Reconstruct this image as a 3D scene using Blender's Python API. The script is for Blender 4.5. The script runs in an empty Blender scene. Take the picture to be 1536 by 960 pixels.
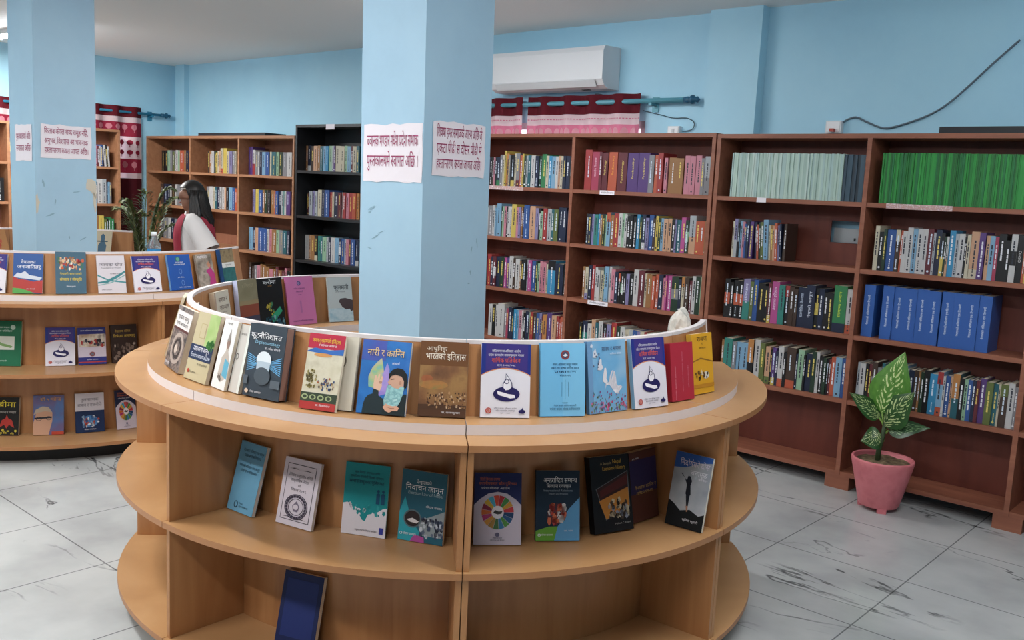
import bpy, bmesh, math, random, re
from mathutils import Vector, Matrix
random.seed(7)
SC = bpy.context.scene
COL = SC.collection
R = math.radians

# ------------------------------------------------------------------ camera, world, lights, exposure
EYE = 1.6
FOC, PITCH, ROLL = 1403.0, .1376, .0487
FW = Vector((0, math.cos(PITCH), -math.sin(PITCH)))
_r, _u = Vector((1, 0, 0)), Vector((1, 0, 0)).cross(FW)
CR = _r * math.cos(ROLL) + _u * math.sin(ROLL)
CU = -_r * math.sin(ROLL) + _u * math.cos(ROLL)
EYEP = Vector((0, 0, EYE))
cam = bpy.data.cameras.new('camera')
cam.sensor_width = 36
cam.lens = 36 * FOC / 1536
cam.clip_start = .05
camo = bpy.data.objects.new('camera', cam)
COL.objects.link(camo)
camo.matrix_world = Matrix(((CR.x, CU.x, -FW.x, 0), (CR.y, CU.y, -FW.y, 0), (CR.z, CU.z, -FW.z, EYE), (0, 0, 0, 1)))
SC.camera = camo
SC.view_settings.view_transform = 'Standard'
SC.view_settings.look = 'None'
SC.view_settings.exposure = 0.27
SC.view_settings.gamma = 1
SC.view_settings.use_curve_mapping = False
wd = bpy.data.worlds.new('room_ambient')
SC.world = wd
wd.use_nodes = True
wd.node_tree.nodes['Background'].inputs[0].default_value = (1, .96, .9, 1)
wd.node_tree.nodes['Background'].inputs[1].default_value = .07
CEIL = 2.8
LAMPS = [  # room spots of the ceiling tube lamps (x, y, turn, watts)
    (-2.35, 3.1, 0, 44), (-2.9, 1.2, 0, 46), (.7, 2.1, 0, 19), (-5.2, 5.0, 0, 50), (-4.3, 8.3, 0, 76),
    (-.75, 5.6, 0, 24), (2.2, 3.0, 0, 8), (-.6, .3, 0, 16)]  # last lamp added to brighten the lower display bays

# ------------------------------------------------------------------ geometry of the room: local x along the bookcase wall, y into it
TH = .7218
RN = Vector((math.sin(TH), math.cos(TH), 0))
RS = Vector((math.cos(TH), -math.sin(TH), 0))
def room(s, n, z=0): return RS * s + RN * n + Vector((0, 0, z))
def ray(x, y): return FW + CR * ((x - 768) / FOC) - CU * ((y - 480) / FOC)
def pz(x, y, z):
    d = ray(x, y)
    return EYEP + d * ((z - EYE) / d.z)
def pwall(x, y, n):
    d = ray(x, y)
    q = EYEP + d * (n / d.dot(RN))
    return q.dot(RS), q.z
def pside(x, y, s):
    d = ray(x, y)
    q = EYEP + d * (s / d.dot(RS))
    return q.dot(RN), q.z
def pix(q):
    v = q - EYEP
    z = v.dot(FW)
    return 768 + FOC * v.dot(CR) / z, 480 - FOC * v.dot(CU) / z

# ------------------------------------------------------------------ materials
MC = {}
def lin(h):
    h = h.lstrip('#')
    c = [int(h[i:i + 2], 16) / 255 for i in (0, 2, 4)]
    return tuple(((x / 12.92) if x <= .04045 else ((x + .055) / 1.055) ** 2.4) for x in c) + (1,)
def M(h, rough=.5, metal=0, spec=.5):
    k = (h, rough, metal, spec)
    if k in MC: return MC[k]
    m = bpy.data.materials.new('paint_' + h.strip('#'))
    m.use_nodes = True
    b = m.node_tree.nodes['Principled BSDF']
    b.inputs['Base Color'].default_value = lin(h)
    b.inputs['Roughness'].default_value = rough
    b.inputs['Metallic'].default_value = metal
    b.inputs['Specular IOR Level'].default_value = spec
    MC[k] = m
    return m
def nodes(name, rough=.5, spec=.5):
    m = bpy.data.materials.new(name)
    m.use_nodes = True
    nt = m.node_tree
    b = nt.nodes['Principled BSDF']
    b.inputs['Roughness'].default_value = rough
    b.inputs['Specular IOR Level'].default_value = spec
    def add(t, **kw):
        n = nt.nodes.new(t)
        for k, v in kw.items():
            if k in n.inputs: n.inputs[k].default_value = v
            else: setattr(n, k, v)
        return n
    return m, nt, b, add
def ramp(add, stops):
    r = add('ShaderNodeValToRGB')
    e = r.color_ramp.elements
    while len(e) < len(stops): e.new(.5)
    for i, (p, c) in enumerate(stops):
        e[i].position = p
        e[i].color = lin(c)
    return r
def NZ(cols, scale=20, detail=4, rough=.35, stretch=(1, 1, 1)):
    """a printed photograph's blotches: colours mixed by noise in the thing's own space"""
    k = ('NZ', tuple(cols), scale, detail, rough, stretch)
    if k in MC: return MC[k]
    m, nt, b, add = nodes('print_mix', rough)
    tc = add('ShaderNodeTexCoord')
    mp = add('ShaderNodeMapping', Scale=stretch)
    nz = add('ShaderNodeTexNoise', Scale=scale, Detail=detail)
    n = len(cols)
    r = ramp(add, [(.3 + .4 * i / max(1, n - 1), c) for i, c in enumerate(cols)])
    nt.links.new(tc.outputs['Object'], mp.inputs[0])
    nt.links.new(mp.outputs[0], nz.inputs['Vector'])
    nt.links.new(nz.outputs[0], r.inputs[0])
    nt.links.new(r.outputs[0], b.inputs['Base Color'])
    MC[k] = m
    return m
def wood(name, c1, c2, c3, axis=(1, 1, 14), scale=3.0, rough=.42):
    m, nt, b, add = nodes(name, rough)
    tc = add('ShaderNodeTexCoord')
    mp = add('ShaderNodeMapping', Scale=axis)
    nz = add('ShaderNodeTexNoise', Scale=scale, Detail=6, Distortion=.6)
    r = ramp(add, [(.3, c1), (.5, c2), (.72, c3)])
    nt.links.new(tc.outputs['Object'], mp.inputs[0])
    nt.links.new(mp.outputs[0], nz.inputs['Vector'])
    nt.links.new(nz.outputs[0], r.inputs[0])
    nt.links.new(r.outputs[0], b.inputs['Base Color'])
    bp = add('ShaderNodeBump', Strength=.04)
    nt.links.new(nz.outputs[0], bp.inputs['Height'])
    nt.links.new(bp.outputs[0], b.inputs['Normal'])
    return m
def wallpaint(name, base, dark, light):
    m, nt, b, add = nodes(name, .55)
    tc = add('ShaderNodeTexCoord')
    nz = add('ShaderNodeTexNoise', Scale=1.6, Detail=7, Roughness=.65)
    r = ramp(add, [(.28, dark), (.5, base), (.75, light)])
    nt.links.new(tc.outputs['Object'], nz.inputs['Vector'])
    nt.links.new(nz.outputs[0], r.inputs[0])
    nt.links.new(r.outputs[0], b.inputs['Base Color'])
    n2 = add('ShaderNodeTexNoise', Scale=60, Detail=3)
    bp = add('ShaderNodeBump', Strength=.06)
    nt.links.new(tc.outputs['Object'], n2.inputs['Vector'])
    nt.links.new(n2.outputs[0], bp.inputs['Height'])
    nt.links.new(bp.outputs[0], b.inputs['Normal'])
    return m
def floor_mat():
    m, nt, b, add = nodes('white_marble_tile', .22)
    tc = add('ShaderNodeTexCoord')
    mp = add('ShaderNodeMapping')
    mp.inputs['Location'].default_value = (.04 + .6, 0.12, 0)
    br = add('ShaderNodeTexBrick', Scale=1.0)
    br.offset = 0
    br.inputs['Color1'].default_value = br.inputs['Color2'].default_value = (1, 1, 1, 1)
    br.inputs['Mortar'].default_value = (.4, .4, .41, 1)
    br.inputs['Mortar Size'].default_value = .0032
    br.inputs['Brick Width'].default_value = .6
    br.inputs['Row Height'].default_value = .6
    nt.links.new(tc.outputs['Object'], mp.inputs[0])
    nt.links.new(mp.outputs[0], br.inputs['Vector'])
    # thin dark veins
    mv = add('ShaderNodeMapping', Scale=(.7, 2.1, 1))
    mv.inputs['Rotation'].default_value = (0, 0, .5)
    nz = add('ShaderNodeTexNoise', Scale=1.1, Detail=5, Roughness=.55, Distortion=.5)
    nt.links.new(tc.outputs['Object'], mv.inputs[0])
    nt.links.new(mv.outputs[0], nz.inputs['Vector'])
    rv = ramp(add, [(.49, '#ffffff'), (.4995, '#77797b'), (.5025, '#77797b'), (.512, '#ffffff')])
    nt.links.new(nz.outputs[0], rv.inputs[0])
    n3 = add('ShaderNodeTexNoise', Scale=1.7, Detail=2)
    rm = ramp(add, [(.5, '#ffffff'), (.6, '#000000')])
    nt.links.new(tc.outputs['Object'], n3.inputs['Vector'])
    nt.links.new(n3.outputs[0], rm.inputs[0])
    mx = add('ShaderNodeMixRGB')
    mx.inputs[2].default_value = (1, 1, 1, 1)
    nt.links.new(rm.outputs[0], mx.inputs[0])
    nt.links.new(rv.outputs[0], mx.inputs[1])
    n4 = add('ShaderNodeTexNoise', Scale=2.4, Detail=5)
    rc = ramp(add, [(.3, '#a4a7a8'), (.55, '#b9bcbc'), (.8, '#c6c8c7')])
    nt.links.new(tc.outputs['Object'], n4.inputs['Vector'])
    nt.links.new(n4.outputs[0], rc.inputs[0])
    m1 = add('ShaderNodeMixRGB', blend_type='MULTIPLY')
    m1.inputs[0].default_value = 1
    nt.links.new(rc.outputs[0], m1.inputs[1])
    nt.links.new(mx.outputs[0], m1.inputs[2])
    m2 = add('ShaderNodeMixRGB', blend_type='MULTIPLY')
    m2.inputs[0].default_value = 1
    nt.links.new(m1.outputs[0], m2.inputs[1])
    nt.links.new(br.outputs[0], m2.inputs[2])
    nt.links.new(m2.outputs[0], b.inputs['Base Color'])
    return m
def emit(h, strength):
    m, nt, b, add = nodes('glow_' + h.strip('#'))
    b.inputs['Base Color'].default_value = lin(h)
    b.inputs['Emission Color'].default_value = lin(h)
    b.inputs['Emission Strength'].default_value = strength
    return m
def cloth(name, h, trans=.0):
    m, nt, b, add = nodes(name, .85, .2)
    b.inputs['Base Color'].default_value = lin(h)
    if trans:
        t = add('ShaderNodeBsdfTranslucent')
        t.inputs[0].default_value = lin(h)
        mix = add('ShaderNodeMixShader')
        mix.inputs[0].default_value = trans
        nt.links.new(b.outputs[0], mix.inputs[1])
        nt.links.new(t.outputs[0], mix.inputs[2])
        nt.links.new(mix.outputs[0], nt.nodes['Material Output'].inputs[0])
    return m
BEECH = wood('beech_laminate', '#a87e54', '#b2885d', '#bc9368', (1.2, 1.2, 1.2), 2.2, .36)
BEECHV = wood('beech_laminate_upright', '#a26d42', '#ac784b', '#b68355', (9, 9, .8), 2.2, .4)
BEDGE = M('#a8744a', .4)
WEDGE = M('#dcd5d6', .45)
CASEW = wood('reddish_bookcase_wood', '#7e4c39', '#8b5540', '#965f48', (1, 12, 12), 2.0, .5)
CASEB = wood('reddish_bookcase_back', '#652f24', '#6f3629', '#773c2e', (6, 1, 1), 2.0, .55)
CASEL = wood('brown_bookcase_wood', '#936749', '#9e7051', '#a87a5a', (1, 12, 12), 2.0, .5)
CASELB = wood('brown_bookcase_back', '#855642', '#8f5e48', '#97664f', (6, 1, 1), 2.0, .55)
BLACKW = M('#15171b', .45)
PLINTH = M('#1d1a19', .6)
PAGE = M('#d9cfba', .7)
PAPER = M('#e9e3ea', .6)
TEAL = M('#5fa3b4', .35)

# ------------------------------------------------------------------ mesh collector
class MB:
    def __init__(self):
        self.v, self.f, self.mi, self.mats, self.sm = [], [], [], [], []
    def slot(self, m):
        if m not in self.mats: self.mats.append(m)
        return self.mats.index(m)
    def add(self, vs, fs, m, smooth=False, T=None):
        o = len(self.v)
        self.v += [tuple(T @ Vector(p)) if T is not None else tuple(p) for p in vs]
        i = self.slot(m)
        for f in fs:
            self.f.append(tuple(a + o for a in f))
            self.mi.append(i)
            self.sm.append(smooth)
    def box(self, a, b, m, T=None):
        (x0, y0, z0), (x1, y1, z1) = a, b
        vs = [(x0, y0, z0), (x1, y0, z0), (x1, y1, z0), (x0, y1, z0), (x0, y0, z1), (x1, y0, z1), (x1, y1, z1), (x0, y1, z1)]
        self.add(vs, [(0, 3, 2, 1), (4, 5, 6, 7), (0, 1, 5, 4), (1, 2, 6, 5), (2, 3, 7, 6), (3, 0, 4, 7)], m, False, T)
    def prism(self, poly, y0, y1, m, T=None):
        """polygon in x,z, thickness along y (y0 is the front)"""
        n = len(poly)
        vs = [(x, y0, z) for x, z in poly] + [(x, y1, z) for x, z in poly]
        fs = [tuple(range(n)), tuple(range(2 * n - 1, n - 1, -1))] + [((i + 1) % n, i, i + n, (i + 1) % n + n) for i in range(n)]
        self.add(vs, fs, m, False, T)
    def tube(self, pts, rad, m, n=10, caps=True, T=None):
        pts = [Vector(p) for p in pts]
        rs = rad if isinstance(rad, (list, tuple)) else [rad] * len(pts)
        vs, fs = [], []
        prev = None
        for i, p in enumerate(pts):
            t = (pts[min(i + 1, len(pts) - 1)] - pts[max(i - 1, 0)]).normalized()
            if prev is None:
                a = t.orthogonal().normalized()
            else:
                a = (prev - t * prev.dot(t)).normalized()
            prev = a
            b = t.cross(a)
            vs += [p + (a * math.cos(2 * math.pi * k / n) + b * math.sin(2 * math.pi * k / n)) * rs[i] for k in range(n)]
        for i in range(len(pts) - 1):
            for k in range(n):
                fs.append((i * n + k, i * n + (k + 1) % n, (i + 1) * n + (k + 1) % n, (i + 1) * n + k))
        if caps:
            fs += [tuple(range(n - 1, -1, -1)), tuple(range((len(pts) - 1) * n, len(pts) * n))]
        self.add(vs, fs, m, True, T)
    def lathe(self, prof, m, n=28, T=None, smooth=True):
        vs, fs = [], []
        for r, z in prof:
            vs += [(r * math.cos(2 * math.pi * k / n), r * math.sin(2 * math.pi * k / n), z) for k in range(n)]
        for i in range(len(prof) - 1):
            for k in range(n):
                fs.append((i * n + k, i * n + (k + 1) % n, (i + 1) * n + (k + 1) % n, (i + 1) * n + k))
        self.add(vs, fs, m, smooth, T)
    def sector(self, r0, r1, z0, z1, a0, a1, mt, me=None, r0t=None, r1t=None, n=14):
        """ring sector between two radii (r..t: radii at the top); mt faces up and down, me the edges"""
        me = me or mt
        r0t = r0 if r0t is None else r0t
        r1t = r1 if r1t is None else r1t
        vs = []
        for i in range(n + 1):
            a = a0 + (a1 - a0) * i / n
            c, s = math.cos(a), math.sin(a)
            vs += [(r0 * c, r0 * s, z0), (r1 * c, r1 * s, z0), (r1t * c, r1t * s, z1), (r0t * c, r0t * s, z1)]
        ft, fe = [], []
        for i in range(n):
            k = 4 * i
            ft += [(k + 3, k + 2, k + 6, k + 7), (k, k + 4, k + 5, k + 1)]
            fe += [(k + 1, k + 5, k + 6, k + 2), (k, k + 3, k + 7, k + 4)]
        fe += [(0, 1, 2, 3), (4 * n, 4 * n + 3, 4 * n + 2, 4 * n + 1)]
        o = len(self.v)
        self.v += vs
        for fs, m in ((ft, mt), (fe, me)):
            i = self.slot(m)
            for f in fs:
                self.f.append(tuple(a + o for a in f))
                self.mi.append(i)
                self.sm.append(False)
    def build(self, name, parent=None, loc=None, rotz=0):
        me = bpy.data.meshes.new(name)
        me.from_pydata(self.v, [], self.f)
        for m in self.mats: me.materials.append(m)
        me.polygons.foreach_set('material_index', self.mi)
        me.polygons.foreach_set('use_smooth', self.sm)
        me.update()
        o = bpy.data.objects.new(name, me)
        COL.objects.link(o)
        if parent: o.parent = parent
        if loc is not None:
            o.location = loc
            o.rotation_euler = (0, 0, rotz)
        return o
def tag(o, label=None, cat=None, group=None, kind=None):
    for k, v in (('label', label), ('category', cat), ('group', group), ('kind', kind)):
        if v: o[k] = v
    return o
def thing(name, label, cat, loc=(0, 0, 0), rotz=0, group=None):
    o = bpy.data.objects.new(name, None)
    o.empty_display_size = .1
    COL.objects.link(o)
    o.location = loc
    o.rotation_euler = (0, 0, rotz)
    return tag(o, label, cat, group)

# ------------------------------------------------------------------ lettering
HALANT = '\u094d'
CONS = re.compile('[\u0915-\u0939\u0958-\u095f]')
TXC = {}
def glyphs(s):
    if s in TXC: return TXC[s]
    cu = bpy.data.curves.new('lettering', 'FONT')
    cu.body = s
    cu.size = 1
    cu.resolution_u = 2
    o = bpy.data.objects.new('lettering', cu)
    COL.objects.link(o)
    dg = bpy.context.evaluated_depsgraph_get()
    dg.update()
    me = bpy.data.meshes.new_from_object(o.evaluated_get(dg))
    vs = [(v.co.x, v.co.y) for v in me.vertices]
    fs = [tuple(p.vertices) for p in me.polygons]
    bpy.data.objects.remove(o)
    bpy.data.curves.remove(cu)
    bpy.data.meshes.remove(me)
    w = max((v[0] for v in vs), default=.3)
    TXC[s] = (vs, fs, w)
    return TXC[s]
def clip_right(vs, fs, xc):
    ov, of = [], []
    for f in fs:
        p = [vs[i] for i in f]
        q = []
        for i in range(len(p)):
            a, b = p[i], p[(i + 1) % len(p)]
            if a[0] <= xc: q.append(a)
            if (a[0] <= xc) != (b[0] <= xc):
                t = (xc - a[0]) / (b[0] - a[0])
                q.append((xc, a[1] + t * (b[1] - a[1])))
        if len(q) > 2:
            of.append(tuple(range(len(ov), len(ov) + len(q))))
            ov += q
    return ov, of
def word(s):
    """one word as 2-D polygons, with half letters and conjunct strokes drawn for Devanagari"""
    k = ('w', s)
    if k in TXC: return TXC[k]
    s2 = re.sub('((?:[\u0915-\u0939]' + HALANT + ')*[\u0915-\u0939])\u093f', lambda m: '\u093f' + m.group(1), s)
    V, F, x = [], [], 0.0
    def put(vs, fs):
        o = len(V)
        V.extend((a + x, b) for a, b in vs)
        F.extend(tuple(i + o for i in f) for f in fs)
    i, run, repha = 0, '', False
    def flush():
        nonlocal run, x, repha
        if run:
            vs, fs, w = glyphs(run)
            put(vs, fs)
            if repha:
                put([(w - .32, .66), (w - .2, .7), (w - .1, .8), (w - .12, .9), (w - .22, .93), (w - .23, .88), (w - .17, .85), (w - .16, .8), (w - .24, .73)], [(0, 1, 8), (1, 2, 7, 8), (2, 3, 6, 7), (3, 4, 5, 6)])
                repha = False
            x += w
            run = ''
    while i < len(s2):
        c = s2[i]
        if CONS.match(c) and i + 2 < len(s2) and s2[i + 1] == HALANT and CONS.match(s2[i + 2]):
            if s2[i + 2] == 'र':
                flush()
                vs, fs, w = glyphs(c)
                put(vs, fs)
                xr = w - .2 if c not in 'कटठडद' else w * .5
                put([(xr, .27), (xr, .19), (xr - .24, .03), (xr - .28, .09)], [(0, 1, 2, 3)])
                x += w
                i += 3
                continue
            flush()
            if c == 'र':
                repha = True
            else:
                vs, fs, w = glyphs(c)
                xc = w - .2 if c not in 'कटठडदहफ' else w * .72
                put(*clip_right(vs, fs, xc))
                x += xc
            i += 2
            continue
        if c == 'ि' and i + 2 < len(s2) and CONS.match(s2[i + 1]) and s2[i + 2] == HALANT:
            flush()
            vs, fs, w = glyphs(c)
            put(vs, fs)
            x += .26
            i += 1
            continue
        run += c
        i += 1
        if repha and CONS.match(c) and not (i < len(s2) and s2[i] in 'ािीुूेैोौंँ'): flush()
    flush()
    TXC[k] = (V, F, x)
    return TXC[k]
def text2d(s):
    V, F, x = [], [], 0.0
    for wd_ in s.split(' '):
        vs, fs, w = word(wd_) if wd_ else ([], [], 0)
        o = len(V)
        V += [(a + x, b) for a, b in vs]
        F += [tuple(i + o for i in f) for f in fs]
        x += w + .24
    return V, F, max(x - .24, .01)

# ------------------------------------------------------------------ the setting
def struct(name, mb, loc=None, rotz=0):
    return tag(mb.build(name, None, loc, rotz), kind='structure')
ROOM = Matrix.Rotation(-TH, 4, 'Z')
WALL_N, WALL_S = 5.52, -10.1
BLUE = wallpaint('blue_wall_paint', '#a9d9ee', '#a3d3ea', '#b0def1')
BLUEP = wallpaint('blue_pillar_paint', '#a3c6dc', '#9dbfd5', '#abcde0')
mb = MB(); mb.box((-11, -8, -.1), (5.5, 6, 0), floor_mat()); struct('floor', mb, (0, 0, 0), -TH)
mb = MB(); mb.box((-11, -8, CEIL), (5.5, 6, CEIL + .1), M('#eef0ef', .8)); struct('ceiling', mb, (0, 0, 0), -TH)
WIN = (-5.35, -3.72, .95, 2.12)   # window behind the pink curtains
mb = MB()
mb.box((-11, WALL_N, 0), (WIN[0], WALL_N + .15, CEIL), BLUE)
mb.box((WIN[1], WALL_N, 0), (5.5, WALL_N + .15, CEIL), BLUE)
mb.box((WIN[0], WALL_N, 0), (WIN[1], WALL_N + .15, WIN[2]), BLUE)
mb.box((WIN[0], WALL_N, WIN[3]), (WIN[1], WALL_N + .15, CEIL), BLUE)
struct('wall_back', mb, (0, 0, 0), -TH)
mb = MB(); mb.box((-3.215, WALL_N - .09, 0), (-2.85, WALL_N, CEIL), BLUE); struct('wall_column', mb, (0, 0, 0), -TH)
mb = MB(); mb.box((-9.98, WALL_N - .06, 0), (-9.80, WALL_N, CEIL), BLUE); struct('wall_corner_column', mb, (0, 0, 0), -TH)
mb = MB(); mb.box((WALL_S - .15, -8, 0), (WALL_S, WALL_N, CEIL), BLUE); struct('wall_left', mb, (0, 0, 0), -TH)
mb = MB(); mb.box((5.3, -8, 0), (5.45, WALL_N, CEIL), BLUE); struct('wall_right', mb, (0, 0, 0), -TH)
mb = MB(); mb.box((-10.1, -7.95, 0), (5.3, -7.8, CEIL), BLUE); struct('wall_front', mb, (0, 0, 0), -TH)
# window with daylight
mb = MB()
a, b, c, d = WIN
FRAME = M('#d9dcdc', .5)
for x in (a, (a + b) / 2 - .025, b - .05): mb.box((x, WALL_N + .02, c), (x + .05, WALL_N + .08, d), FRAME)
for z in (c, d - .05): mb.box((a, WALL_N + .02, z), (b, WALL_N + .08, z + .05), FRAME)
mb.box((a, WALL_N + .09, c), (b, WALL_N + .1, d), emit('#f2f4ff', 1.3))
struct('window_1', mb, (0, 0, 0), -TH)
mb = MB()
for n0, n1 in ((3.95, 5.0),):
    for x in (n0, n1 - .05): mb.box((WALL_S + .002, x, .95), (WALL_S + .028, x + .05, 2.05), FRAME)
    for z in (.95, 2.0): mb.box((WALL_S + .002, n0, z), (WALL_S + .028, n1, z + .05), FRAME)
    mb.box((WALL_S + .004, n0, .95), (WALL_S + .012, n1, 2.05), emit('#eef2ff', 1.0))
struct('window_2', mb, (0, 0, 0), -TH)

# pillars: square posts turned with the room, corners read from the picture
def pillar(name, corner, a, tilt=0):
    """corner: nearest vertical edge; the post runs a along +wall and a into the room depth"""
    mb = MB()
    q = [corner, corner - RS * a, corner - RS * a + RN * a, corner + RN * a]
    top = CR * 0 + Vector((tilt, 0, 0))
    vs = [p.copy() for p in q] + [p + top + Vector((0, 0, CEIL)) for p in q]
    mb.add([tuple(p) for p in vs], [(3, 2, 1, 0), (4, 5, 6, 7), (0, 1, 5, 4), (1, 2, 6, 5), (2, 3, 7, 6), (3, 0, 4, 7)], BLUEP)
    return struct(name, mb)
def at_depth(x, y, dist):
    d = ray(x, y)
    d2 = d / math.hypot(d.x, d.y)
    p = EYEP + d2 * dist
    return Vector((p.x, p.y, 0))
PILA = .37
PC1 = at_depth(640, 330, 3.62)
PC2 = at_depth(52.5, 250, 6.38)
pillar('pillar', PC1, PILA, -.035)
pillar('pillar', PC2, PILA, 0)
def face_frame(corner, side, tilt=0):
    """side L: the face turned to the room's near wall; side R: the face along the depth. Local x runs as one reads."""
    if side == 'L':
        o = corner - RS * PILA; X = RS; Y = RN
    else:
        o = corner.copy(); X = RN; Y = -RS
    Z = (Vector((tilt, 0, CEIL))).normalized()
    return Matrix(((X.x, Y.x, Z.x, o.x), (X.y, Y.y, Z.y, o.y), (X.z, Y.z, Z.z, 0), (0, 0, 0, 1)))
def ink(mb, s, x, z, h, mat, maxw=None, y=0, T=None, align='c', width=None):
    vs, fs, w = text2d(s)
    sx = h
    if width: sx = width / w
    elif maxw and w * h > maxw: sx = maxw / w
    off = -w * sx / 2 if align == 'c' else 0
    mb.add([(x + off + vx * sx, y, z + vy * h) for vx, vy in vs], fs, mat, False, T)
INKR = M('#9c3a63', .6)
def poster(F, x0, x1, z0, z1, lines, label, dim=0, cols=INKR, tw=.86):
    t = thing('wall_poster', label, 'poster', F @ Vector(((x0 + x1) / 2, 0, z0)), 0, None)
    t.matrix_world = F @ Matrix.Translation(((x0 + x1) / 2, -.0015, z0))
    w, h = x1 - x0, z1 - z0
    mb = MB()
    # sheet of paper with slightly uneven edges and a faint bulge
    nx, nz = 8, 5
    rr = random.Random(int(abs(x0 * 1000 + z0 * 100)))
    vs = []
    for j in range(nz + 1):
        for i in range(nx + 1):
            ex = rr.uniform(-.003, .003) if i in (0, nx) else 0
            ez = rr.uniform(-.004, .004) if j in (0, nz) else 0
            vs.append((-w / 2 + w * i / nx + ex, -.0012 * rr.random() - .0006, h * j / nz + ez))
    fs = [(j * (nx + 1) + i, j * (nx + 1) + i + 1, (j + 1) * (nx + 1) + i + 1, (j + 1) * (nx + 1) + i) for j in range(nz) for i in range(nx)]
    mb.add(vs, fs, PAPER)
    mb.build('paper_sheet', t)
    mb = MB()
    for (s, fz, fh) in lines:
        ink(mb, s, 0, fz * h, fh * h, cols, w * tw, -.003, None, 'c', w * tw)
    mb.build('printed_text', t)
    return t
def fz(F, x, y):
    """pixel to (local x, z) on a face frame"""
    Fi = F.inverted()
    o = Fi @ EYEP
    d = Fi.to_3x3() @ ray(x, y)
    k = -o.y / d.y
    p = o + d * k
    return p.x, p.z
F1L, F1R = face_frame(PC1, 'L', -.035), face_frame(PC1, 'R', -.035)
F2L, F2R = face_frame(PC2, 'L'), face_frame(PC2, 'R')
def poster_px(F, a, b, *r, **k):
    x0, z1 = fz(F, *a); x1, z0 = fz(F, *b)
    poster(F, x0, x1, z0, z1, *r, **k)
poster_px(F1L, (546, 187), (633, 275), [('ज्ञानक भण्डार मधेश प्रदेश सभाक', .62, .3), ('पुस्तकालयमे स्वागत अछि ।', .27, .3)], 'white two-line paper notice on the bright face of the near pillar')
poster_px(F1R, (649, 180), (725, 268), [('शिक्षा हमर समाजके आत्म अछि जे', .72, .27), ('एकटा पीढी स दोसर पीढी मे', .43, .27), ('हस्तान्तरण कयल जायत अछि।', .15, .27)], 'three-line paper notice on the shaded face of the near pillar')
poster_px(F2L, (23, 187), (49, 242), [('पुस्तकालयमे अछि', .6, .24), ('स्वागत अछि', .28, .24)], 'small two-line paper notice on the narrow bright face of the far pillar')
poster_px(F2R, (60, 185), (137, 240), [('किताब केवल शब्द समूह नहि,', .72, .24), ('अनुभव, विश्वास आ भावनाक', .43, .24), ('हस्तान्तरण कयल जायत अछि।', .15, .24)], 'three-line paper notice above the peeled paint on the far pillar')
# scuffs and chipped plaster with shapes of their own, on the pillar paint
def marks(F, spots, name, mat, par):
    mb = MB()
    rr = random.Random(5)
    for (x, y, lw, lh, rot) in spots:
        cx, cz = fz(F, x, y)
        pts = []
        for k in range(11):
            a = 2 * math.pi * k / 11
            q = (1 + rr.uniform(-.35, .3))
            ux, uz = lw * math.cos(a) * q, lh * math.sin(a) * q
            pts.append((max(.001, min(PILA - .001, cx + ux * math.cos(rot) - uz * math.sin(rot))), -.0012, cz + ux * math.sin(rot) + uz * math.cos(rot)))
        mb.add(pts, [tuple(range(11))], mat, False, F)
    return tag(mb.build(name), kind='structure')
SCUFF = M('#86a7ba', .7)
marks(F1L, [(558, 312, .022, .004, .4), (555, 318, .014, .003, .2), (563, 355, .03, .003, .45), (572, 348, .02, .002, .3), (555, 372, .02, .002, -.2)], 'trim_1', SCUFF, None)
marks(F1R, [(715, 365, .0025, .018, .15), (707, 374, .003, .014, -.2), (705, 408, .003, .01, .1), (703, 425, .006, .003, 0)], 'trim_2', SCUFF, None)
marks(F2R, [(65, 275, .006, .02, .2), (83, 303, .005, .018, -.2), (76, 322, .03, .005, .4), (115, 288, .02, .003, .1), (104, 356, .005, .009, 0), (125, 358, .022, .004, .5)], 'trim_3', SCUFF, None)
marks(F2R, [(140, 283, .035, .055, .5), (142, 302, .012, .06, .05), (54, 303, .02, .055, 0)], 'trim_4', M('#c9c3b4', .85), None)

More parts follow.
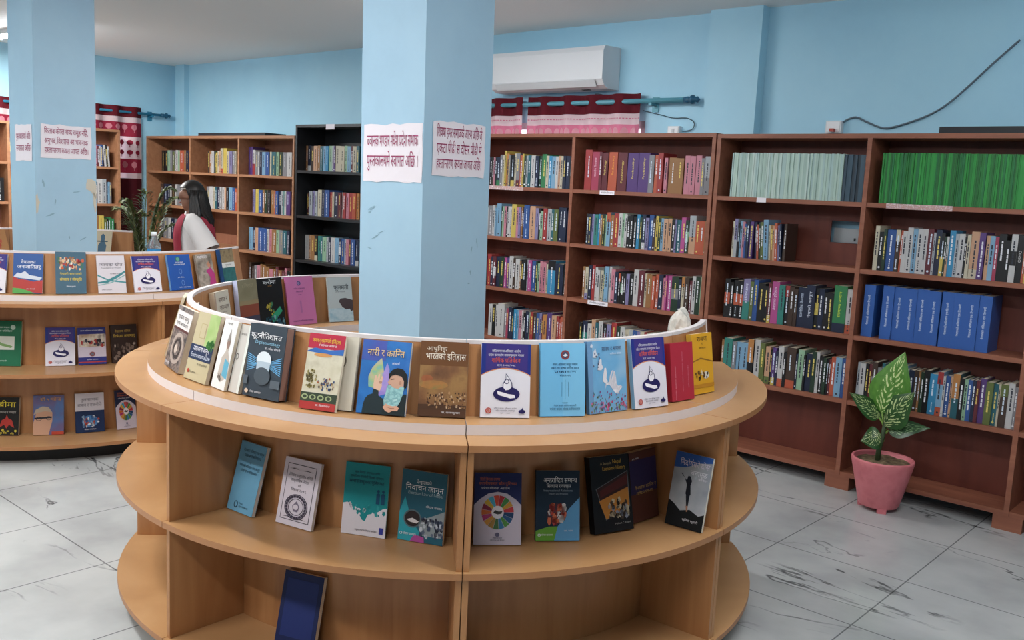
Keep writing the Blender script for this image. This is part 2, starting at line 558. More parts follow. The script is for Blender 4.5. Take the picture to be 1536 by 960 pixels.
# ------------------------------------------------------------------ curved display units (two broken rings round the pillars)
RIM_Z, LEDGE_Z, TOP_Z, SH1_Z, SH2_Z = 1.1425, .9124, .8809, .4996, .1035
C1, C2 = Vector((-.2536, 3.84, 0)), Vector((-2.98, 6.21, 0))
class Ring:
    def __init__(s, c, dr): s.c, s.dr = c, dr
    def outer(s, z): return 1.067 + s.dr - (z - LEDGE_Z) * .1435
    def inner(s, z): return .992 + s.dr + (z - LEDGE_Z) * .1
    def back(s, z): return .992 + s.dr
RING1, RING2 = Ring(C1, 0), Ring(C2, .1)
def unit(ring, a0, a1, label, pa1=None, sides=(1, 1)):
    a0, a1 = R(a0) + .0012, R(a1) - .0012
    pa1 = a1 if pa1 is None else R(pa1)
    dr = ring.dr
    mid = (a0 + a1) / 2
    off = Vector((math.cos(mid) * (1.12 + dr), math.sin(mid) * (1.12 + dr), 0))
    t = thing('display_unit', label, 'display unit', ring.c + off, 0, 'curved display units round the pillars')
    def part(mb, name, par=None):
        return mb.build(name, par or t, -off if par is None else None)
    m = MB(); m.sector(.79 + dr, 1.285 + dr, TOP_Z - .02, TOP_Z, a0, a1, BEECH, BEDGE); part(m, 'worktop')
    m = MB(); m.sector(.861 + dr, 1.1725 + dr, TOP_Z + .0003, LEDGE_Z, a0, a1, BEECH, WEDGE); part(m, 'book_ledge')
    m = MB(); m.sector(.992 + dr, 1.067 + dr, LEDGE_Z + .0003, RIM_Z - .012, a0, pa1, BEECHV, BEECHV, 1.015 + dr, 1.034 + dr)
    pn = part(m, 'display_panel')
    m = MB(); m.sector(1.0146 + dr, 1.0348 + dr, RIM_Z - .0118, RIM_Z, a0, pa1, WEDGE, WEDGE)
    if pa1 != a1: m.sector(.99 + dr, 1.07 + dr, LEDGE_Z + .0006, RIM_Z, pa1 + .0004, pa1 + .01, WEDGE, WEDGE, 1.0125 + dr, 1.037 + dr, 2)
    tag(part(m, 'edge_strip', pn), 'white edging strip')
    m = MB(); m.sector(.993 + dr, 1.283 + dr, SH1_Z - .02, SH1_Z, a0, a1, BEECH, BEDGE); part(m, 'shelf')
    m = MB(); m.sector(.993 + dr, 1.283 + dr, SH2_Z - .02, SH2_Z, a0, a1, BEECH, BEDGE); part(m, 'shelf')
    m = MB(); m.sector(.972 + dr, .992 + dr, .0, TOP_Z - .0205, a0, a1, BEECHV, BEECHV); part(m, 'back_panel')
    m = MB(); m.sector(.995 + dr, 1.18 + dr, 0, SH2_Z - .0205, a0 + .02, a1 - .02, PLINTH, PLINTH); tag(part(m, 'plinth'), 'dark recessed plinth')
    for a, sg, on in ((a0, 1, sides[0]), (a1, -1, sides[1])):
        if not on: continue
        m = MB()
        T = Matrix.Rotation(a, 4, 'Z')
        y0, y1 = (0, .018) if sg > 0 else (-.018, 0)
        for z0, z1 in ((.0, SH2_Z - .0205), (SH2_Z + .0003, SH1_Z - .0205), (SH1_Z + .0003, TOP_Z - .0205)):
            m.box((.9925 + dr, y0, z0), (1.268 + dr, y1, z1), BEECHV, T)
        part(m, 'side_panel')
    return t
B0 = 6.6
near = ['end curved display unit by the yellow book and crumpled paper', 'curved display unit under the blue booklet and dove book',
        'curved display unit under the dark book and the blue bearded-man book', 'near-side curved unit with empty rounded shelves showing past its divider',
        'rear curved unit whose inner face holds the pale cream book', 'rear curved unit with the pink booklet, touching the near pillar']
BND = [6.6, -38.6, -83.4, -130.4, -176, -220, -263.4]
for i, l in enumerate(near): unit(RING1, BND[i + 1], BND[i], l, -15 if i == 0 else None, (1, i != 3))
B1 = 1.1
far = ['end curved unit of the far display below the navy two-tone book', 'curved unit of the far display holding the portrait book and slate book',
       'curved unit of the far display cut by the picture edge with the green map book', 'hidden-side curved unit of the far display beyond the picture edge',
       'rear curved unit of the far display with the tan red-print book', 'rear end unit of the far display beside the far pillar and palm']
for i, l in enumerate(far): unit(RING2, B1 - 45 * (i + 1), B1 - 45 * i, l)

# ------------------------------------------------------------------ wall bookcases
def bookcase(label, loc, rotz, xs, zs, depth, wm, bm, hole=None, name='bookcase', blocks=(), st=.025, slips=(), group=None, bays=None):
    """xs: centres of the uprights, zs: tops of the boards from the top down; y=0 is the front"""
    x0, x1 = xs[0] - st / 2, xs[-1] + st / 2
    t = thing(name, label, 'bookcase', loc, rotz, group)
    for i, x in enumerate(xs):
        m = MB(); m.box((x - st / 2, 0, zs[-1] - st), (x + st / 2, depth, zs[0] - st - .0004), wm)
        m.build('upright_panel', t)
    m = MB(); m.box((x0, 0, zs[0] - st), (x1, depth, zs[0]), wm); m.build('top_board', t)
    for i in range(len(xs) - 1):
        for k, z in enumerate(zs[1:]):
            if callable(bays) and not bays(i, k): continue
            m = MB(); m.box((xs[i] + st / 2 + .0004, .003, z - st), (xs[i + 1] - st / 2 - .0004, depth - .009, z), wm); sh = m.build('shelf', t)
            for (bi, bk, fx, w, txt, mat) in slips:
                if (bi, bk) == (i, k):
                    m = MB()
                    cx = xs[i] + (xs[i + 1] - xs[i]) * fx
                    m.box((cx - w / 2, .0012, z - st - .002), (cx + w / 2, .0028, z + .001), mat)
                    if txt: ink(m, txt, cx, z - st + .006, .016, M('#30384a'), w * .85, .0008, None, 'c', w * .8)
                    tag(m.build('shelf_label', sh), 'white paper label slip')
    m = MB()
    zb, zt = zs[-1] - st, zs[0] - st
    if hole:
        hx0, hx1, hz0, hz1 = hole
        m.box((x0, depth - .008, zb), (hx0, depth, zt), bm); m.box((hx1, depth - .008, zb), (x1, depth, zt), bm)
        m.box((hx0, depth - .008, zb), (hx1, depth, hz0), bm); m.box((hx0, depth - .008, hz1), (hx1, depth, zt), bm)
    else:
        m.box((x0 + .001, depth - .008, zb), (x1 - .001, depth, zt), bm)
    m.build('back_panel', t)
    for bx in blocks:
        m = MB(); m.box((bx - .07, .004, 0), (bx + .07, depth - .01, zs[-1] - st - .0004), wm); m.build('foot_block', t)
    return t
CF = 5.15     # front plane of the wall bookcases
LEV2 = [2.0, 1.6275, 1.2619, .8892, .5194, .1025]
LEV1 = [2.007, 1.628, 1.256, .877, .501, .095]
TAPE = NZ(('#c9b8c4', '#b98f86', '#dfd6da'), 60, 3, .6)
def cases(depth=.27):
    Z0 = room(0, CF)
    bookcase('reddish-brown bookcase with the green and pale periodicals behind the potted plant', Z0, -TH, [-2.9246 + .0, -2.0033, -1.1192, -.215], LEV2, depth, CASEW, CASEB,
             (-2.285, -2.11, 1.388, 1.515), blocks=(-2.83, -2.0033, -1.11, -.3), slips=[(1, 0, .33, .34, '', TAPE), (0, 0, .335, .06, '', PAPER)])
    bookcase('reddish-brown bookcase under the pink curtains, right behind the near pillar', Z0, -TH, [-5.1, -4.047, -2.960], LEV1, depth, CASEW, CASEB,
             blocks=(-5.0, -4.047, -3.06), slips=[(1, 0, .28, .12, 'बालरोग विज्ञान', PAPER), (1, 2, .26, .17, 'राजनीतिशास्त्र विषय', PAPER), (0, 2, .12, .15, 'अर्थशास्त्र विषय', PAPER), (0, 0, .42, .34, '', TAPE)])
    bookcase('brown three-column bookcase behind the woman with long hair', room(0, 5.154), -TH, [-10.05, -9.13, -8.215, -7.305], [2.0, 1.628, 1.262, .889, .519, .1025], .3, CASEL, CASELB,
             blocks=(-9.9, -9.13, -8.215, -7.4))
    bookcase('tall black bookcase between the brown bookcase and the near pillar', room(0, 5.13), -TH, [-7.228, -6.25], [2.094, 1.688, 1.282, .876, .47, .09], .32, BLACKW, BLACKW, blocks=(-7.15, -6.33))
    t = bookcase('brown bookcase along the far wall behind the far pillar', RS * -9.8, math.pi / 2 - TH, [2.45, 3.62, 4.718], [2.03, 1.641, 1.254, .87, .48, .1], .2, CASEL, CASELB, blocks=(2.6, 3.62, 4.6))
cases()

# ------------------------------------------------------------------ shelved books
PAL = dict(n=('#1f2c4a', 'navy'), b=('#2559a4', 'blue'), B=('#1a62bd', 'bright blue'), s=('#7fb4d8', 'sky blue'), c=('#1b97cc', 'cyan'), t=('#1f6a78', 'teal'), T=('#2c8f84', 'turquoise'),
           g=('#2f8a52', 'green'), G=('#23412f', 'dark green'), l=('#9cc9a4', 'pale green'), y=('#e0c64e', 'yellow'), o=('#cf8a3e', 'orange'), O=('#cc5a34', 'red-orange'),
           r=('#b02f30', 'red'), m=('#6e2733', 'maroon'), p=('#d8869a', 'pink'), q=('#b8365c', 'crimson'), a=('#c64a9a', 'magenta'), u=('#5d3a86', 'purple'),
           v=('#8d86b8', 'lavender'), w=('#d3d3d3', 'white'), i=('#d6cdb2', 'cream'), e=('#8e8f95', 'grey'), k=('#1a1c20', 'black'), d=('#4a372d', 'dark brown'),
           z=('#a8753f', 'tan'), f=('#dba982', 'peach'), h=('#6b7a3c', 'olive'), x=('#b5bdc4', 'pale grey'))
def muted(h, k=.72, s=.12):
    """cover colour toned darker and greyer than the named ink"""
    c = lin(h)
    g = (c[0] + c[1] + c[2]) / 3
    key = ('muted', h)
    if key not in MC:
        m = bpy.data.materials.new('book_cloth')
        m.use_nodes = True
        b = m.node_tree.nodes['Principled BSDF']
        b.inputs['Base Color'].default_value = tuple((x + (g - x) * s) * k for x in c[:3]) + (1,)
        b.inputs['Roughness'].default_value = .42
        MC[key] = m
    return MC[key]
ORD = ['first', 'second', 'third', 'fourth', 'fifth', 'sixth', 'seventh', 'eighth', 'ninth', 'tenth', 'eleventh', 'twelfth', 'thirteenth', 'fourteenth', 'fifteenth', 'sixteenth', 'seventeenth', 'eighteenth', 'nineteenth', 'twentieth'] + \
      ['twenty-' + w for w in ('first', 'second', 'third', 'fourth', 'fifth', 'sixth', 'seventh', 'eighth', 'ninth')] + ['thirtieth'] + ['thirty-' + w for w in ('first', 'second', 'third', 'fourth', 'fifth', 'sixth', 'seventh', 'eighth', 'ninth')] + ['fortieth'] + ['forty-' + w for w in ('first', 'second', 'third', 'fourth', 'fifth')]
LIGHTS_ = 'sylwifxpv'
def spine_art(m, w, h, key, rr, T, y=-.0006, heavy=True):
    """dashes of lettering and publisher's dot printed on the spine"""
    dark = key in LIGHTS_ or key in 'oTf'
    col = M('#2b2f3c' if dark else rr.choice(['#d9dbe0', '#d9dbe0', '#d8c46a', '#c9d7e6']), .5)
    style = rr.random()
    if w < .008: return
    bw = min(.008, w * .32)
    z = h * rr.uniform(.80, .9)
    end = h * rr.uniform(.3, .5)
    x = rr.uniform(-.08, .08) * w
    while z > end:
        L = rr.uniform(.008, .03)
        m.add([(x - bw / 2, y, z - L), (x + bw / 2, y, z - L), (x + bw / 2 * rr.uniform(.6, 1), y, z), (x - bw / 2, y, z)], [(0, 1, 2, 3)], col, False, T)
        z -= L + .004
    if style > .45:
        r = min(.006, w * .28)
        zc = .018
        m.add([(r * math.cos(2 * math.pi * k / 8), y, zc + r * math.sin(2 * math.pi * k / 8)) for k in range(8)], [tuple(range(8))], col, False, T)
    if style > .7 and w > .013:
        z = h * .3
        while z > h * .14:
            m.add([(-bw * .3, y, z - .008), (bw * .3, y, z - .008), (bw * .3, y, z), (-bw * .3, y, z)], [(0, 1, 2, 3)], col, False, T)
            z -= .011
def book_mesh(m, w, h, dep, key, acc, rr, T, title=None):
    col = muted(PAL[key][0])
    g = .0006
    x0, x1 = -w / 2 + g / 2, w / 2 - g / 2
    bt = min(.0022, w * .2)
    m.box((x0, 0, 0), (x1, bt, h), col, T)                    # spine
    m.box((x0, bt, 0), (x0 + bt, dep, h), col, T)             # boards
    m.box((x1 - bt, bt, 0), (x1, dep, h), col, T)
    m.box((x0 + bt, bt, .002), (x1 - bt, dep - .004, h - .003), PAGE, T)
    if acc:
        for q in acc.split(','):
            c2 = muted(PAL[q[0]][0])
            z0, z1 = {'T': (.72, 1), 'B': (0, .2), 'M': (.35, .65), 'H': (.45, 1), 'L': (0, .45)}[q[1]]
            m.add([(x0, -.0004, z0 * h), (x1, -.0004, z0 * h), (x1, -.0004, z1 * h), (x0, -.0004, z1 * h)], [(0, 1, 2, 3)], c2, False, T)
    if title:
        s, tc, frac, zc = title
        vs, fs, tw = text2d(s)
        L = h * frac
        sx = L / tw
        sz = min(w * .62, .015 if len(s) > 24 else .021)
        # reads upward along the spine
        m.add([(-(b - .33) * sz, -.0008, zc * h - L / 2 + a * sx) for a, b in vs], fs, M(tc, .45), False, T)
    else:
        spine_art(m, w, h, key, rr, T)
def parse(spec):
    out = []
    for tok in spec.split():
        if tok[0] == '_':
            out.append(('_', float(tok[1:]), 0, None, 0)); continue
        tilt = 0
        if tok.endswith('~'): tilt, tok = 1, tok[:-1]
        acc = None
        if ':' in tok: tok, acc = tok.split(':')
        k = tok[0]
        nums = tok[1:]
        wdt = float(nums[:-1]) if len(nums) > 1 else float(nums)
        hh = int(nums[-1]) if len(nums) > 1 else 6
        out.append((k, wdt, hh, acc, tilt))
    return out
BAYS = {}
def fit(frame, xa, xb):
    for lo, hi in BAYS.get(id(frame), ()):
        if lo < (xa + xb) / 2 < hi: return max(xa, lo + .004), min(xb, hi - .004)
    return xa, xb
def row(spec, xa, xb, z, frame, hs=1.0, setback=.03, where=None, group=None, dep=.16, stuff=None, titles={}, end='pillar end', base=.135):
    """books packed between xa and xb (local to frame: origin on the front plane at floor height)"""
    bks = parse(spec)
    tot = sum(b[1] for b in bks)
    xa, xb = fit(frame, xa, xb)
    x = xa
    rr = random.Random(int(xa * 7919) + int(z * 1000))
    n = 0
    for (k, wd_, hd, acc, tilt) in bks:
        w = (xb - xa) * wd_ / tot
        if k == '_':
            x += w; continue
        h = (base + .015 * hd + rr.uniform(-.003, .003)) * hs
        dd = dep * rr.uniform(.88, 1.08)
        sb = setback + rr.uniform(-.004, .006)
        if tilt: tm = Matrix.Rotation(-.06, 4, 'Y')
        else: tm = Matrix.Identity(4)
        T = frame @ Matrix.Translation((x + w / 2 + (.004 if tilt else 0), sb, z + .0004 + (w / 2 * .06 if tilt else 0))) @ tm
        ttl = titles.get(n)
        if stuff is not None:
            book_mesh(stuff, w, h, dd, k, acc, rr, T, ttl)
        else:
            m = MB()
            book_mesh(m, w, h, dd, k, acc, rr, None, ttl)
            o = m.build('book')
            o.matrix_world = T
            size = 'thick' if w > .032 else 'slim' if w < .017 else 'tall' if h > .235 else 'short' if h < .18 else 'medium'
            tag(o, f'{size} {PAL[k][1]} book, {ORD[n]} from the {end}, {where}', 'book', group)
        n += 1
        x += w
FB = Matrix.Translation(room(0, CF)) @ Matrix.Rotation(-TH, 4, 'Z')
BAYS[id(FB)] = [(-5.0875, -4.0595), (-4.0345, -2.9725), (-2.9121, -2.0158), (-1.9908, -1.1317), (-1.1067, -.2275)]
def X(px, py, n=CF + .03): return pwall(px, py, n)[0]
YW = '#e3cf6a'
# bay under the crimson volumes (second bay of the curtain bookcase)
row('r7.59 q88 m38 m68 _1 O98 m108 _1 u118 u118 e57 _.5 O37 r58 _2 p36 _1 z76 z76 _1 p57 p57 _.5 p57 e36 x57:eL y26', X(876, 285), X(1068, 291), LEV1[1], FB,
    titles={1: ('बालरोग विज्ञान', '#e6c3cf', .5, .6), 3: ('Pathology', YW, .4, .6), 4: ('Pediatrics', '#e8a53a', .5, .65), 5: ('Pathology', YW, .6, .5), 6: ('Probability', YW, .55, .6), 7: ('Probability', YW, .55, .6)},
    where='top shelf, beside the pillar bay', group='books in the second bay of the curtain bookcase')
row('k35 n45 v35 T55 c35 z35 G35 l25 s56:OT z45 r66 w46 l36 w36 k45 k46 k45 c46 G35 n46:wB v45 b56 d35 y36 G35 s35 f55 f45 k45 v25 t55 a56 G45:lM x77:fL O55 O55 z35', X(878, 366), X(1063, 382), LEV1[2], FB,
    where='second shelf, beside the pillar bay', group='books in the second bay of the curtain bookcase')
row('z36 i46:vB n47 _.3 r47 w36 w45 i45 t26 s57 w37 p56 n45 k35:OT k45:lM k35 v45 k55 w67 m77 i36 z66 O45 O46 n56 p35 a26 a56 G86:eM n35 i46:oT d56 m35 w47 G57 l37', X(873, 443), X(1056, 470), LEV1[3], FB,
    where='third shelf, beside the pillar bay', group='books in the second bay of the curtain bookcase')
row('k35 n56:TM w45:mB f47 t36 w47 m46:kT v46 r57 G46 w46 i45 x35 b45 v35 i45 r25 i45 T45 p45 n76 m45 w55 b55 k46 h45 G45', X(868, 507), X(1050, 512), LEV1[4], FB,
    where='fourth shelf, beside the pillar bay', group='books in the second bay of the curtain bookcase')
# bay under the pale periodicals
row('i36 x57:vH k35 s46 p46 b35 n46 u66 _4 n36~ O35~ G36~ h46~ s77~ i35~ z45~ f35~ O46~ v35~ n36~ _1.6 d46', X(1096, 386), X(1176, 390), LEV2[2], FB, hs=.98,
    where='second shelf, under the pale periodicals', group='books under the pale periodicals')
row('k56:OM k35 k56:OM k46:OM v67:TL h36 b47 k66 k35 m36:yB a67 T56 k46:rT d46 d35 n76 n77 k36:yM n46 k45 k45 g108:nB w57:OB', X(1085, 467), X(1277, 490), LEV2[3], FB, hs=1.04,
    titles={4: ('संविधान', '#d8dcf0', .5, .65), 10: ('नेपालको इतिहास', '#e8d5ea', .55, .6), 15: ('राजनीतिक विज्ञान', '#cfdcf0', .6, .55), 16: ('नेपाली कानून', '#dfe6f2', .6, .55), 21: ('सामान्य ज्ञान', '#cfe04a', .55, .6)},
    where='third shelf, under the pale periodicals', group='books under the pale periodicals')
row('z36 T97 _.6 e46 s66:xB s66 _.4 k68:oH _.4 w68 h57 _.8 f56:hB k25 u46:yB n35 w57:OB k35 d97:OB n25 l67 k25 n66 G47 w37 k46 G35 k25 m25 O46 _.4 s66 _.3 b46', X(1080, 545), X(1270, 592), LEV2[4], FB, hs=1.0,
    where='fourth shelf, under the pale periodicals', group='books under the pale periodicals')
# bay under the green periodicals
row('i47 k45 G36 b86 d46:iT _.3 O26 w46 w57 s47 w57 w47 m57 x26 n57 k36:yL G25 f25:wH c57 x36 w56 k25 i36 f77:iB u57 _.5 f36 s46 q36 k67 k45 w57:kM k57 O26 g37:yB', X(1309, 396), X(1540, 420), LEV2[2], FB, hs=1.0,
    titles={30: ('OSHO', '#c9c9c9', .25, .55)}, where='second shelf, under the green periodicals', group='books under the green periodicals')
row('B57 _3.5 B57 B57 B57 B57 B57 _.6 B57 B57 B57 B57', X(1290, 503), X(1480, 528), LEV2[3], FB, hs=1, base=.185,
    titles={i: ('नेपालको संविधान एक टिप्पणी', '#dfe9f6', .58, .52) for i in range(11)}, where='third shelf, under the green periodicals', group='thick blue volumes in a set', dep=.19)
row('x36 w56 k36 m36 d57:eM e45 t37 G36 k36 G46 b47 s57 w36 n56 d46 z26 G36 k57 c76 s57:rT,OB w26 b46 f26 t67:oH k46 l36 b46 n36 m36 u57 h66 t46 i26 d66:hT w57 e36', X(1282, 595), X(1524, 640), LEV2[4], FB, hs=.98,
    where='fourth shelf, under the green periodicals', group='books under the green periodicals')
# magazines: pale and green periodicals, alike one with another
def mags(xa, xb, z, n, h, cols, label, group, seed, name='periodical'):
    rr = random.Random(seed)
    xa, xb = fit(FB, xa, xb)
    ws = [rr.uniform(.6, 1.4) for _ in range(n)]
    k = (xb - xa) / sum(ws)
    x = xa
    for wgt in ws:
        w = wgt * k
        m = MB()
        col = M(rr.choice(cols), .5)
        m.box((-w / 2 + .0003, 0, 0), (w / 2 - .0003, .001, h), col)
        m.box((-w / 2 + .0003, .001, 0), (-w / 2 + .001, .205, h), col)
        m.box((w / 2 - .001, .001, 0), (w / 2 - .0003, .205, h), col)
        m.box((-w / 2 + .001, .001, .001), (w / 2 - .001, .203, h - .001), PAGE)
        o = m.build(name)
        o.matrix_world = FB @ Matrix.Translation((x + w / 2, .02 + rr.uniform(-.003, .004), z + .0004)) @ Matrix.Scale(1 + rr.uniform(-.006, .006), 4)
        tag(o, label, 'periodical', group)
        x += w
mags(X(1096, 291), X(1262, 297), LEV2[1], 62, .262, ['#a9c3b8', '#b3cbc0', '#9fb9b0', '#b9cdc6', '#a5c0bd'], 'thin pale mint periodical packed upright in the top shelf row', 'pale mint periodicals on the top shelf', 3)
mags(X(1263, 297), X(1294, 300), LEV2[1], 7, .258, ['#2f4250', '#38505f', '#27353f'], 'dark slate periodical at the end of the pale mint row', 'dark slate periodicals on the top shelf', 4)
mags(X(1319, 302), X(1540, 312), LEV2[1], 84, .27, ['#1f7a33', '#1c6e2e', '#268a3a', '#1a6b3a', '#2c8f3c', '#17602a'], 'thin bright green periodical packed upright in the top shelf row', 'bright green periodicals on the top shelf', 5)
# the rest of the shelved books: the bay half behind the pillar and the far bookcases
ST = MB()
row('v35 k35 d25 p25 k25 n45:gB e36 i26 y28 o37 e26 _.4 k46:yB i27 e47:mB O36 y27 G36 x26 t36 w56 n46 G36 g57 i36 c36 s46 w36 f26 i36 n36 n46 k36', X(729, 281), X(857, 288), LEV1[1], FB, stuff=ST)
row('w25 e66 w36 s25 s67 G26 l26 p36 k26 w36 w26 y67 p36 v36 z26 k26 b77 f77 v46 k36 l35 r56 x56 t36 h56 n57 n57 n46', X(729, 354), X(853, 367), LEV1[2], FB, stuff=ST)
row('k26 r57 n36 m46:wM n56 G56 a36 u36 w57 d36 w56 z25 k36 k46 x26 a46 b56 G26 l35 p36 p46 i25 c97:kT n96 k46', X(727, 427), X(848, 444), LEV1[3], FB, stuff=ST)
row('_2 w57 k57 w37 w98 e36 q36 n57 n25 c56 s26 p46 w26 k35 n56 l26 r46 d46 b46 v36 m25 o56 _.3 u67 f66 r36 r25 O56', X(730, 497), X(846, 510), LEV1[4], FB, stuff=ST)
def rnd(n, pal, seed):
    rr = random.Random(seed)
    return ' '.join(rr.choice(pal) + str(rr.choice([3, 4, 4, 5, 6])) + str(rr.choice([5, 6, 6, 7])) for _ in range(n))
def X3(px, py): return pwall(px, py, 5.154 + .1)[0]
L3 = [2.0, 1.628, 1.262, .889, .519, .1025]
F3 = Matrix.Translation(room(0, 5.154)) @ Matrix.Rotation(-TH, 4, 'Z')
BAYS[id(F3)] = [(-10.0375, -9.1425), (-9.1175, -8.2275), (-8.2025, -7.3175)]
kw = dict(stuff=ST, setback=.1, dep=.15)
row('k46 k56 l46 e36 h35 e36 w36 l36 O66 z36 n46', X3(243, 254), X3(283, 257), L3[1], F3, **kw)
row('d36 z46 w56 G46 y35 i36 f46 i58:OB y78 i46 v66 e56 i36', X3(312, 257), X3(354, 261), L3[1], F3, **kw)
row('u69 w47:rL e46 w26 n46 s56 b56 i36 t66 l46 G56 e66 w66', X3(369, 261), X3(437, 264), L3[1], F3, **kw)
row('d46 n56 n36 w25:yB d46 w36 e46 w36 e46 w36', X3(241, 304), X3(283, 308), L3[2], F3, **kw)
row('e56 w66 i36 t46 n56 w36 w46 f36 k46 s66 b46 O46', X3(310, 310), X3(355, 317), L3[2], F3, **kw)
row('v56 y66 b76 z46 G46 i26 k66 z66 O36 b56 n46 x46 T36 w36 u76', X3(379, 320), X3(435, 325), L3[2], F3, **kw)
row('k45 e56 w46 n46 e46 k46 d56 e46', X3(241, 355), X3(283, 360), L3[3], F3, **kw)
row('s66 n46 f46 b76 b56 w36 p46 z66 l46 e56 t56 n46', X3(373, 378), X3(434, 384), L3[3], F3, **kw)
row(rnd(14, 'edxzkmp', 8), X3(373, 436), X3(434, 446), L3[4], F3, **kw)
LB = [2.094, 1.688, 1.282, .876, .47]
F4 = Matrix.Translation(room(0, 5.13)) @ Matrix.Rotation(-TH, 4, 'Z')
BAYS[id(F4)] = [(-7.2155, -6.2625)]
row('z36 n56:wB d46 f66 z46 t46 s56 c46 l56 x36 u26 i76 i76 l46 s56 m36 i56 t46', X3(462, 255), X3(541, 257), LB[1], F4, **kw)
row('k36 m25 x56 v36 x46 _1 i67 n57 b77 r46 i36 n66 m56 w26 r46 p46 r66 O56 o46', X3(462, 322), X3(541, 328), LB[2], F4, **kw)
row('w66 f46 z66 k56:iB T56 t36 l66 x36 n46 w66 s66 n46:wM b56 x36 p46 m36 b66 n56:wB', X3(459, 390), X3(540, 398), LB[3], F4, **kw)
F5 = Matrix.Translation(RS * -9.8) @ Matrix.Rotation(math.pi / 2 - TH, 4, 'Z')
BAYS[id(F5)] = [(2.4625, 3.6075), (3.6325, 4.7055)]
def X5(px, py): return pside(px, py, -9.8)[0]
row('w35 p35 m35 w35 b46 n36~ w46~ k36~ w35~', X5(143, 249), X5(166, 250), 1.641, F5, stuff=ST, setback=.025, dep=.145)
row('k46 n36 w98 x88 n36 s46 e36', X5(143, 304), X5(169, 305), 1.254, F5, stuff=ST, setback=.025, dep=.145)
row('z98 y98 h56 k36 g67 g56', X5(143, 356), X5(173, 358), .87, F5, stuff=ST, setback=.025, dep=.145)
row('e56 w46 k56 n56', X5(14, 240), X5(24, 241), 1.641, F5, stuff=ST, setback=.025, dep=.145)
row('y56 o56 k46', X5(14, 300), X5(24, 301), 1.254, F5, stuff=ST, setback=.025, dep=.145)
row('r46 e56 k46', X5(-30, 300), X5(8, 300), 1.254, F5, stuff=ST, setback=.025, dep=.145)
tag(ST.build('shelved_books'), 'rows of upright books in the far bookcases and behind the pillar', 'books', None, 'stuff')

# ------------------------------------------------------------------ display books, covers outward
def art(m, ops, w, h):
    """prints on the front cover; u, v run 0..1 from the lower corner"""
    for k, op in enumerate(ops):
        y = -.0004 - .00018 * k
        t = op[0]
        P = lambda u, v: ((u - .5) * w, y, v * h)
        mt = lambda c: c if not isinstance(c, str) else M(c, .5, 0, .3)
        if t == 'R':
            _, u0, v0, u1, v1, c = op
            m.add([P(u0, v0), P(u1, v0), P(u1, v1), P(u0, v1)], [(0, 1, 2, 3)], mt(c))
        elif t == 'P':
            m.add([P(*q) for q in op[1]], [tuple(range(len(op[1])))], mt(op[2]))
        elif t == 'E':
            _, u, v, ru, rv, c = op[:6]
            n = 28
            m.add([P(u + ru * math.cos(2 * math.pi * i / n), v + rv * math.sin(2 * math.pi * i / n)) for i in range(n)], [tuple(range(n))], mt(c))
        elif t == 'O':
            _, u, v, ru, rv, th, c = op
            n = 32
            vs = []
            for i in range(n):
                a = 2 * math.pi * i / n
                vs += [P(u + ru * math.cos(a), v + rv * math.sin(a)), P(u + ru * (1 - th) * math.cos(a), v + rv * (1 - th) * math.sin(a))]
            m.add(vs, [(2 * i, 2 * ((i + 1) % n), 2 * ((i + 1) % n) + 1, 2 * i + 1) for i in range(n)], mt(c))
        elif t == 'T':   # text centred at u, cap height hv, width fraction uw
            _, s, u, v, hv, uw, c = op
            vs, fs, tw = text2d(s)
            sx, sz = uw * w / tw, hv * h * 1.3
            m.add([((u - .5) * w - uw * w / 2 + a * sx, y, v * h + b * sz) for a, b in vs], fs, mt(c))
        elif t == 'V':   # lettering running down the cover
            _, s, u, v, hu, vl, c = op
            vs, fs, tw = text2d(s)
            sx, sz = vl * h / tw, hu * w
            m.add([((u - .5) * w + (b - .3) * sz, y, v * h - a * sx) for a, b in vs], fs, mt(c))
        elif t == 'W':   # wheel of coloured wedges
            _, u, v, ru, rv, inner, cols = op
            n = len(cols)
            for i, c in enumerate(cols):
                vs = []
                for j in range(4):
                    a = 2 * math.pi * (i + .04 + .92 * j / 3) / n
                    vs.append(P(u + ru * math.cos(a), v + rv * math.sin(a)))
                for j in range(3, -1, -1):
                    a = 2 * math.pi * (i + .04 + .92 * j / 3) / n
                    vs.append(P(u + ru * inner * math.cos(a), v + rv * inner * math.sin(a)))
                m.add(vs, [tuple(range(8))], mt(c))
        elif t == 'B':   # band of random little shapes (a crowd, flowers): u0 v0 u1 v1 count size colours seed
            _, u0, v0, u1, v1, n, sz, cols, seed = op
            rr = random.Random(seed)
            for _i in range(n):
                u, v = rr.uniform(u0, u1), rr.uniform(v0, v1)
                a, b = sz * rr.uniform(.5, 1.2), sz * rr.uniform(.5, 1.4) * w / h
                q = rr.uniform(0, 3)
                m.add([P(min(.995, max(.005, u + a * math.cos(q + i * 1.256) * rr.uniform(.6, 1))), min(.99, max(.01, v + b * math.sin(q + i * 1.256)))) for i in range(5)], [tuple(range(5))], mt(rr.choice(cols)))
